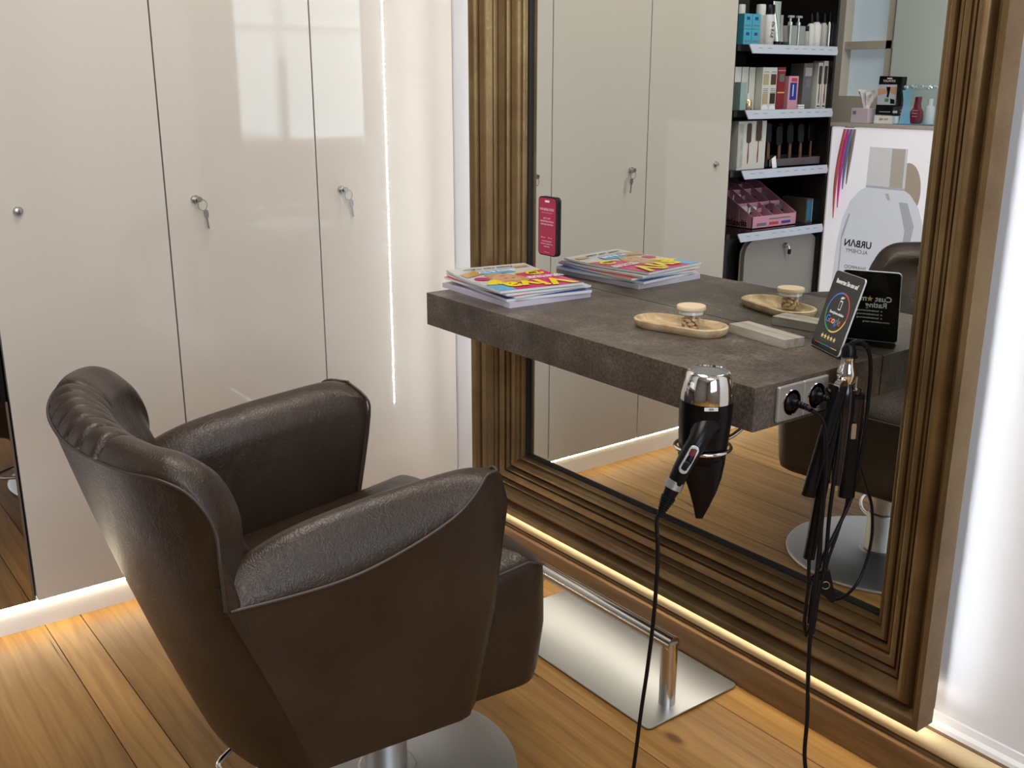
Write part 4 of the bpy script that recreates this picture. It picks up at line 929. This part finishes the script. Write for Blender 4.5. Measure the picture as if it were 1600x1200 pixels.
G4 = 'packs in the pink display tray'; z = shz[3]+.0002
TYC = -1.507
tr = empty('pink_display_tray', (FX-.15, TYC, z), 'pink cardboard counter display with sunray print and stepped compartments', 'display tray')
ty = .127
MB().prism([(-.13, 0), (.13, 0), (.13, .045), (-.06, .150), (-.13, .155)], ty-.003, ty, ((1,0,0), Z_, (0,1,0))).build('side_panel', M_pnk, tr)
MB().prism([(-.13, 0), (.13, 0), (.13, .045), (-.06, .150), (-.13, .155)], -ty, -ty+.003, ((1,0,0), Z_, (0,1,0))).build('side_panel', M_pnk, tr)
MB().box((.127, -ty, 0), (.13, ty, .045)).build('front_panel', M_pnk, tr)
MB().box((-.13, -ty, 0), (.13, ty, .003)).build('base', M_pnk, tr)
MB().box((.045, -ty, 0), (.048, ty, .085)).build('step_divider', M_pnk, tr); MB().box((-.045, -ty, 0), (-.042, ty, .125)).build('step_divider', M_pnk, tr)
for yy in (.062, .0, -.062): MB().prism([(-.12, .003), (.127, .003), (.127, .043), (-.06, .145), (-.12, .15)], yy, yy+.002, ((1,0,0), Z_, (0,1,0))).build('compartment_wall', M_pnk, tr)
# the side that faces the mirror carries the sunray print
for k in range(11):
    a = math.radians(-75+15*k); c, s = math.cos(a), math.sin(a)
    p = lambda r, w_: (-.05+r*s-w_*c*.5, .095-r*c*.8-w_*s*.5)
    if -.05+.055*s > .05: continue
    MB().prism([p(.022, -.001), p(.022, .001), p(.055, .0045), p(.055, -.0045)], ty, ty+.0008, ((1,0,0), Z_, (0,1,0))).build('sunray_print', shade('dusky_pink', (.25, .08, .13)), tr)
text('display_lettering', '#healthyhair', .034, (.02, ty+.0005, .018), (-1,0,0), Z_, M_blk, tr, bold=.0004)
for yy, m in ((.07, M_ink), (.0, M_red), (-.07, M_dblue)): MB().box((.1302, yy-.022, .010), (.131, yy+.03, .020)).build('front_print', m, tr)
MB().box((.1302, -.09, .030), (.131, .03, .034)).build('front_print', M_ink, tr)
packs = [(.065, .145, 'front'), (.065, .075, 'front'), (.065, .005, 'front'), (.065, -.07, 'front'), (.065, -.145, 'front'), (-.02, .145, 'middle'), (-.02, .065, 'middle'), (-.02, -.005, 'middle'), (-.02, -.075, 'middle'), (-.02, -.15, 'middle'), (-.09, .06, 'back'), (-.09, -.01, 'back'), (-.09, -.08, 'back')]
wd = ('first', 'second', 'third', 'fourth', 'fifth'); cnt = {}
for i, (dx, dy, rw_) in enumerate(packs):
    n = cnt.get(rw_, 0); cnt[rw_] = n+1
    z0 = .0035; hh = {'front': .074, 'middle': .106, 'back': .135}[rw_]-.006*(i % 3)
    e = empty('hair_accessory_card', (FX-.15+dx, TYC+dy*.72, z+z0), f'{wd[n]} hair accessory card from the cupboard side in the {rw_} row of the pink display', 'card pack', G4)
    m = (M_wcart, M_pnk, M_gcart, M_wht, M_brn)[(i*3) % 5]
    MB().prism([(a, b+hh/2) for a, b in rrect(.046, hh, .008)], 0, .002, ((0,1,0), Z_, X_)).build('card', m, e)
    MB().tube([(.004, -.014, hh*.35), (.004, .014, hh*.35), (.004, .014, hh*.7), (.004, -.014, hh*.7)], .0022, 6, closed=True).build('hair_clip', (M_gold, M_blk, M_brn)[i % 3], e)
e, w_ = carton('blue_fronted_box', -1.690, -1.728, z, .092, .12, flat('kraft_card', (.10, .08, .06), .6), 'brown box with a blue printed front at the lightbox end of the bottom shelf', None, x=FX-.02)
MB().box((.0002, -.015, .008), (.001, .015, .086)).build('blue_print', shade('mid_blue_print', (.05, .20, .38)), e); MB().box((.0008, -w_+.001, .002), (.0014, -w_+.003, .090)).build('white_edge', M_wht, e)

# ------------------------------------------------------------------ lightbox counter at the end of the alcove
LY = -1.745; LZ = 1.130
e = empty('lightbox_counter', (-1.02, LY-.15, 0), 'tall white backlit counter printed with a large shampoo bottle', 'display counter')
oe = Vector((-1.02, LY-.15, 0))
M_lb = mat('backlit_print_white', (.80, .78, .84), .35, emit=(.86, .84, .95), es=.46)
M_bt = mat('backlit_print_bottle', (.60, .62, .70), .3, emit=(.78, .80, .93), es=.36)
M_btd = mat('backlit_print_shade', (.45, .47, .55), .3, emit=(.62, .64, .76), es=.22)
M_capl = mat('backlit_print_cap', (.56, .56, .60), .3, emit=(.74, .74, .80), es=.34); M_capd = mat('backlit_print_cap_shade', (.42, .38, .36), .3, emit=(.6, .56, .52), es=.26)
M_bei = mat('backlit_print_beige', (.42, .35, .30), .35, emit=(.6, .5, .44), es=.2)
MB().box(*bxe((XC+.001, LY-.30, 0), (-.58, LY-.004, LZ-.012))).build('cabinet', M_wht, e)
MB().box(*bxe((XC+.009, LY-.0039, .02), (-.585, LY, LZ-.016))).build('printed_panel', M_lb, e)
MB().box(*bxe((XC+.001, LY-.0039, 0), (XC+.008, LY+.006, LZ-.014))).build('metal_edge', M_nickel, e)
MB().box(*bxe((XC+.001, LY-.305, LZ-.0115), (-.575, LY+.006, LZ))).build('glass_top', mat('counter_top_pale', (.55, .50, .46), .08, coat=.5), e)
def onp(pts, m, nm, l=1, zz=1): MB().prism([(x, z_) for x, z_ in pts], 0, .0003, ((1,0,0), Z_, (0,1,0)), o=Vector((0, LY+.0002+.0004*l, 0))-oe).build(nm, m, e)
cxx = -1.182
body = [(-1.374, .20), (-1.374, .56), (-1.368, .68), (-1.352, .78), (-1.325, .845), (-1.285, .89), (-1.250, .908), (-1.114, .908), (-1.079, .89), (-1.039, .845), (-1.012, .78), (-.996, .68), (-.990, .56), (-.990, .20)]
onp([(-1.095+.062*math.cos(a)*.9, .90+.10*math.sin(a)) for a in [2*math.pi*k/30 for k in range(30)]], M_bei, 'beige_shape_print', 0)
onp(body, M_bt, 'bottle_print', 1)
onp([(-1.262, .908), (-1.102, .908), (-1.104, 1.048), (-1.260, 1.048)], M_capl, 'cap_print', 2)
onp([(-1.165, .910), (-1.112, .910), (-1.114, 1.046), (-1.167, 1.046)], M_capd, 'cap_shading_print', 3)
onp([(-1.262, .902), (-1.102, .902), (-1.102, .910), (-1.262, .910)], M_btd, 'neck_print', 3)
onp([(-1.10, .60), (-1.075, .60), (-1.05, .78), (-1.085, .86), (-1.12, .86), (-1.085, .76)], M_btd, 'bottle_shading_print', 2)
onp([(-1.352, .45), (-1.345, .45), (-1.345, .70), (-1.318, .80), (-1.326, .80), (-1.350, .72)], M_btd, 'bottle_shading_print', 2)
onp([(-1.18, .885), (-1.165, .862), (-1.155, .866), (-1.165, .888)], M_wht, 'highlight_print', 3)
R_ = (-1,0,0)
M_pt = flat('dark_print', (.03, .03, .06), .5); M_pt2 = flat('grey_print', (.22, .22, .25), .5)
text('poster_lettering', 'URBΛN', .036, Vector((-1.273, LY+.0018, .690))-oe, R_, Z_, M_pt, e, bold=.0008) 
text('poster_lettering', 'ALCHEMY', .0215, Vector((-1.275, LY+.0018, .662))-oe, R_, Z_, M_pt2, e)
text('poster_lettering', 'SHAMPOO', .0200, Vector((-1.275, LY+.0018, .600))-oe, R_, Z_, M_pt2, e)
# strands hanging on a clear hook
hk = empty('strand_hook', (-1.345, LY+.002, 1.118), 'clear adhesive hook near the top corner of the lightbox', 'hook')
MB().box((-.04, 0, -.004), (.035, .004, .004)).build('hook_strip', M_acr, hk, bevel=.001)
MB().tube([(-.02, .004, 0), (-.02, .012, -.004), (.02, .012, -.004)], .0012, 6).build('hook_wire', M_nickel, hk)
for k, (xo, c, nm, ln) in enumerate(((-1.371, (.75, .16, .18), 'coral', .33), (-1.356, (.72, .08, .45), 'magenta', .29), (-1.341, (.18, .28, .50), 'slate blue', .22), (-1.326, (.36, .27, .26), 'taupe', .20))):
    o = MB()
    top = Vector((-1.366+.014*k, LY+.0125, 1.108)); bt_ = Vector((xo-.012, LY+.008, 1.108-ln))
    rows = []
    for t in [q/14 for q in range(15)]:
        c_ = top.lerp(bt_, t)+Vector((-.010*math.sin(t*2.6)+(xo+1.35)*.2*math.sin(t*math.pi), 0, 0)); w_ = .0062*(1+.4*math.sin(t*math.pi))*(1-.7*t**3)
        rows.append([c_+Vector((w_*math.cos(a), .0022*math.sin(a), 0)) for a in [2*math.pi*q/8 for q in range(8)]])
    o.grid(rows, closeu=True); tag(o.build('hair_strand', flat(nm+' strand', c, .35), None, smooth=0), f'{nm} coloured hair strand hanging from the clear hook on the lightbox', 'hair strand', 'coloured strands on the lightbox')

# things on the counter
zt = LZ+.0003
e = empty('tissue_box', (-1.326, -1.79, zt), 'small pink-white tissue box with tissues standing up, on the lightbox counter', 'tissue box')
MB().box((-.036, -.035, 0), (.036, .035, .052)).build('box_body', flat('pale_pink_card', (.60, .52, .58), .5), e, bevel=.001)
MB().box((-.0285, .0352, .030), (-.015, .0356, .042)).build('emblem', M_ink, e)
mb = MB(); rows = []
for t in range(6):
    w_ = [.010, .013, .020, .026, .033, .034][t]; rows.append([Vector((.004+w_*math.cos(a)*(1+.25*math.sin(3*a+t)), .5*w_*math.sin(a)*(1+.4*math.cos(5*a)), .050+.0125*t+.006*math.sin(2*a+1)*(t/5))) for a in [2*math.pi*k/18 for k in range(18)]])
mb.grid(rows, closeu=True).build('tissue', M_wht, e)
e = empty('black_picture_box', (-1.224, -1.782, zt), 'upright black box with a picture of hands, on a small white base', 'box')
MB().box((-.045, -.02, 0), (.045, .018, .028)).build('white_base', M_wht, e, bevel=.001)
text('base_lettering', 'TRY ME', .011, (-.004, .0185, .015), R_, Z_, M_ink, e)
bb = MB().prism(rrect(.092, .134, .002), 0, .03, ((1,0,-.03), (.03,0,1), (0,1,0)), o=(.002, -.018, .097)).build('box_body', M_blk, e)
MB().box((-.043, .0122, .066), (.033, .0128, .136)).build('picture', flat('picture_pale', (.55, .58, .72), .3), bb)
MB().prism([(.033, .128), (.033, .100), (.010, .108), (.006, .118), (.012, .128)], .0128, .0132, ((1,0,0), Z_, (0,1,0))).build('hand_print', M_skin, bb)
MB().prism([(-.043, .122), (-.043, .098), (-.010, .104), (-.004, .114), (-.014, .122)], .0128, .0132, ((1,0,0), Z_, (0,1,0))).build('hand_print', M_skin, bb)
MB().prism([(-.010, .128), (.008, .128), (.006, .112), (.003, .092), (-.005, .092), (-.004, .110)], .0132, .0136, ((1,0,0), Z_, (0,1,0))).build('bottle_print', M_blk, bb)
MB().prism([(.012, .070), (.030, .070), (.028, .084), (.010, .088)], .0128, .0132, ((1,0,0), Z_, (0,1,0))).build('pack_print', M_blk, bb)
MB().box((-.012, .0128, .076), (.004, .0132, .088)).build('pack_print', M_grn, bb)
text('box_lettering', 'KEVIN.KIT', .011, (-.001, .0125, .148), R_, Z_, M_wht, bb); MB().box((-.010, .0122, .155), (.010, .0128, .159)).build('label_print', M_wht, bb)
MB().box((.026, .0122, .038), (.043, .0128, .046)).build('label_print', M_wht, bb); MB().box((-.03, .0122, .040), (.015, .0128, .043)).build('label_print', M_grbot, bb)
cs_ = empty('acrylic_case', (-1.085, -1.800, zt), 'clear acrylic case holding bottles, on the lightbox counter beside the black box', 'display case')
MB().box((-.10, .048, 0), (.10, .050, .135)).build('front_pane', M_acr, cs_); MB().box((-.10, -.05, 0), (.10, -.048, .135)).build('rear_pane', M_acr, cs_)
MB().box((-.10, -.048, 0), (-.098, .048, .135)).build('side_pane', M_acr, cs_); MB().box((.098, -.048, 0), (.10, .048, .135)).build('side_pane', M_acr, cs_)
MB().box((-.098, -.048, 0), (.098, .048, .003)).build('base', flat('pale_blue_base', (.25, .50, .70), .3), cs_)
MB().box((-.098, -.046, .118), (.098, .046, .120)).build('inner_shelf', M_acr, cs_)
bd = MB().prism([(-.022, .0), (.022, .0), (.012, .06), (.012, .08), (.02, .115), (-.02, .115), (-.012, .08), (-.012, .06)], 0, .003, ((1,0,0), Z_, (0,1,0)), o=(-.068, .02, .003)).build('blue_backing_card', flat('pale_blue_card', (.30, .58, .82), .4), cs_)
for k in range(46):
    mb = MB().lathe([(0, -.006), (.0065, 0), (0, .006)], 4, (0,0,0)) if k == 0 else None
    if k == 0: o = pr_ = mb.build('crystal', mat('crystal', (.8, .85, .88), .05, metal=.6), None)
    else: o = pr_.copy(); COL.objects.link(o)
    o.location = (-1.085+random.uniform(-.088, .088), -1.800+random.uniform(-.038, .038), zt+.1265+random.uniform(-.001, .004)); o.rotation_euler = (random.random()*3, random.random()*3, 0)
    tag(o, 'small clear crystal in the loose layer on top of the acrylic case', 'crystal', 'crystals on the acrylic case')
M_mar = flat('maroon_bottle', (.22, .015, .04), .2)
for xx, lb in ((-1.171, 'maroon bottle beside the pale blue card inside the acrylic case'), (-1.118, 'maroon bottle in the middle of the acrylic case')):
    e = empty('maroon_bottle', (xx, -1.805, zt+.0032), lb, 'bottle', 'maroon bottles in the case')
    MB().prism([(-.014, 0), (.014, 0), (.020, .006), (.022, .020), (.020, .042), (.010, .056), (.008, .070), (.010, .092), (-.006, .092), (-.008, .070), (-.010, .056), (-.020, .042), (-.022, .020), (-.020, .006)], 0, .022, ((1,0,0), Z_, (0,1,0))).build('bottle_body', M_mar, e, bevel=.003)
    for zz in (.044, .034, .024): MB().box((-.010, .0222, zz), (.010, .0226, zz+.0022)).build('label_print', M_pinkt, e)
bottle('white_lotion_bottle', -1.800, .017, zt+.0032, .062, .024, .009, M_wb, M_wb, 'white lotion bottle at the far end inside the acrylic case', None, x=-1.056)

# rear wall of the salon behind the counter
RY = -2.07
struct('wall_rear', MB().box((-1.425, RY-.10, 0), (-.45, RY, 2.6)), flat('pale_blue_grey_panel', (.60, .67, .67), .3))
M_fr2 = flat('beige_panel', (.60, .54, .47), .4)
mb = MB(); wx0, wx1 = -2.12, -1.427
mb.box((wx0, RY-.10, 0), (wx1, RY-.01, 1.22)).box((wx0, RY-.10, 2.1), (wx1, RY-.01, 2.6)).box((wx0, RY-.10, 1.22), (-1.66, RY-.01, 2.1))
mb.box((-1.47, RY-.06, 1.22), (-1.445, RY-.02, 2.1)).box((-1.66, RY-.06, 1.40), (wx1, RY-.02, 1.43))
w2 = struct('window_reflection', mb, M_fr2)  # built stand-in for a window reflected in a glossy panel, no real opening
MB().box((-1.66, RY-.075, 1.22), (wx1, RY-.065, 2.1)).build('pane_reflection', mat('reflected_daylight_glow', (.5, .6, .7), .4, emit=(.66, .74, .82), es=.24), w2)  # glows to imitate the reflected daylight
struct('wall_side', MB().box((-2.12, LY-.32, 0), (-1.80, LY-.30, 2.6)), M_fr2)
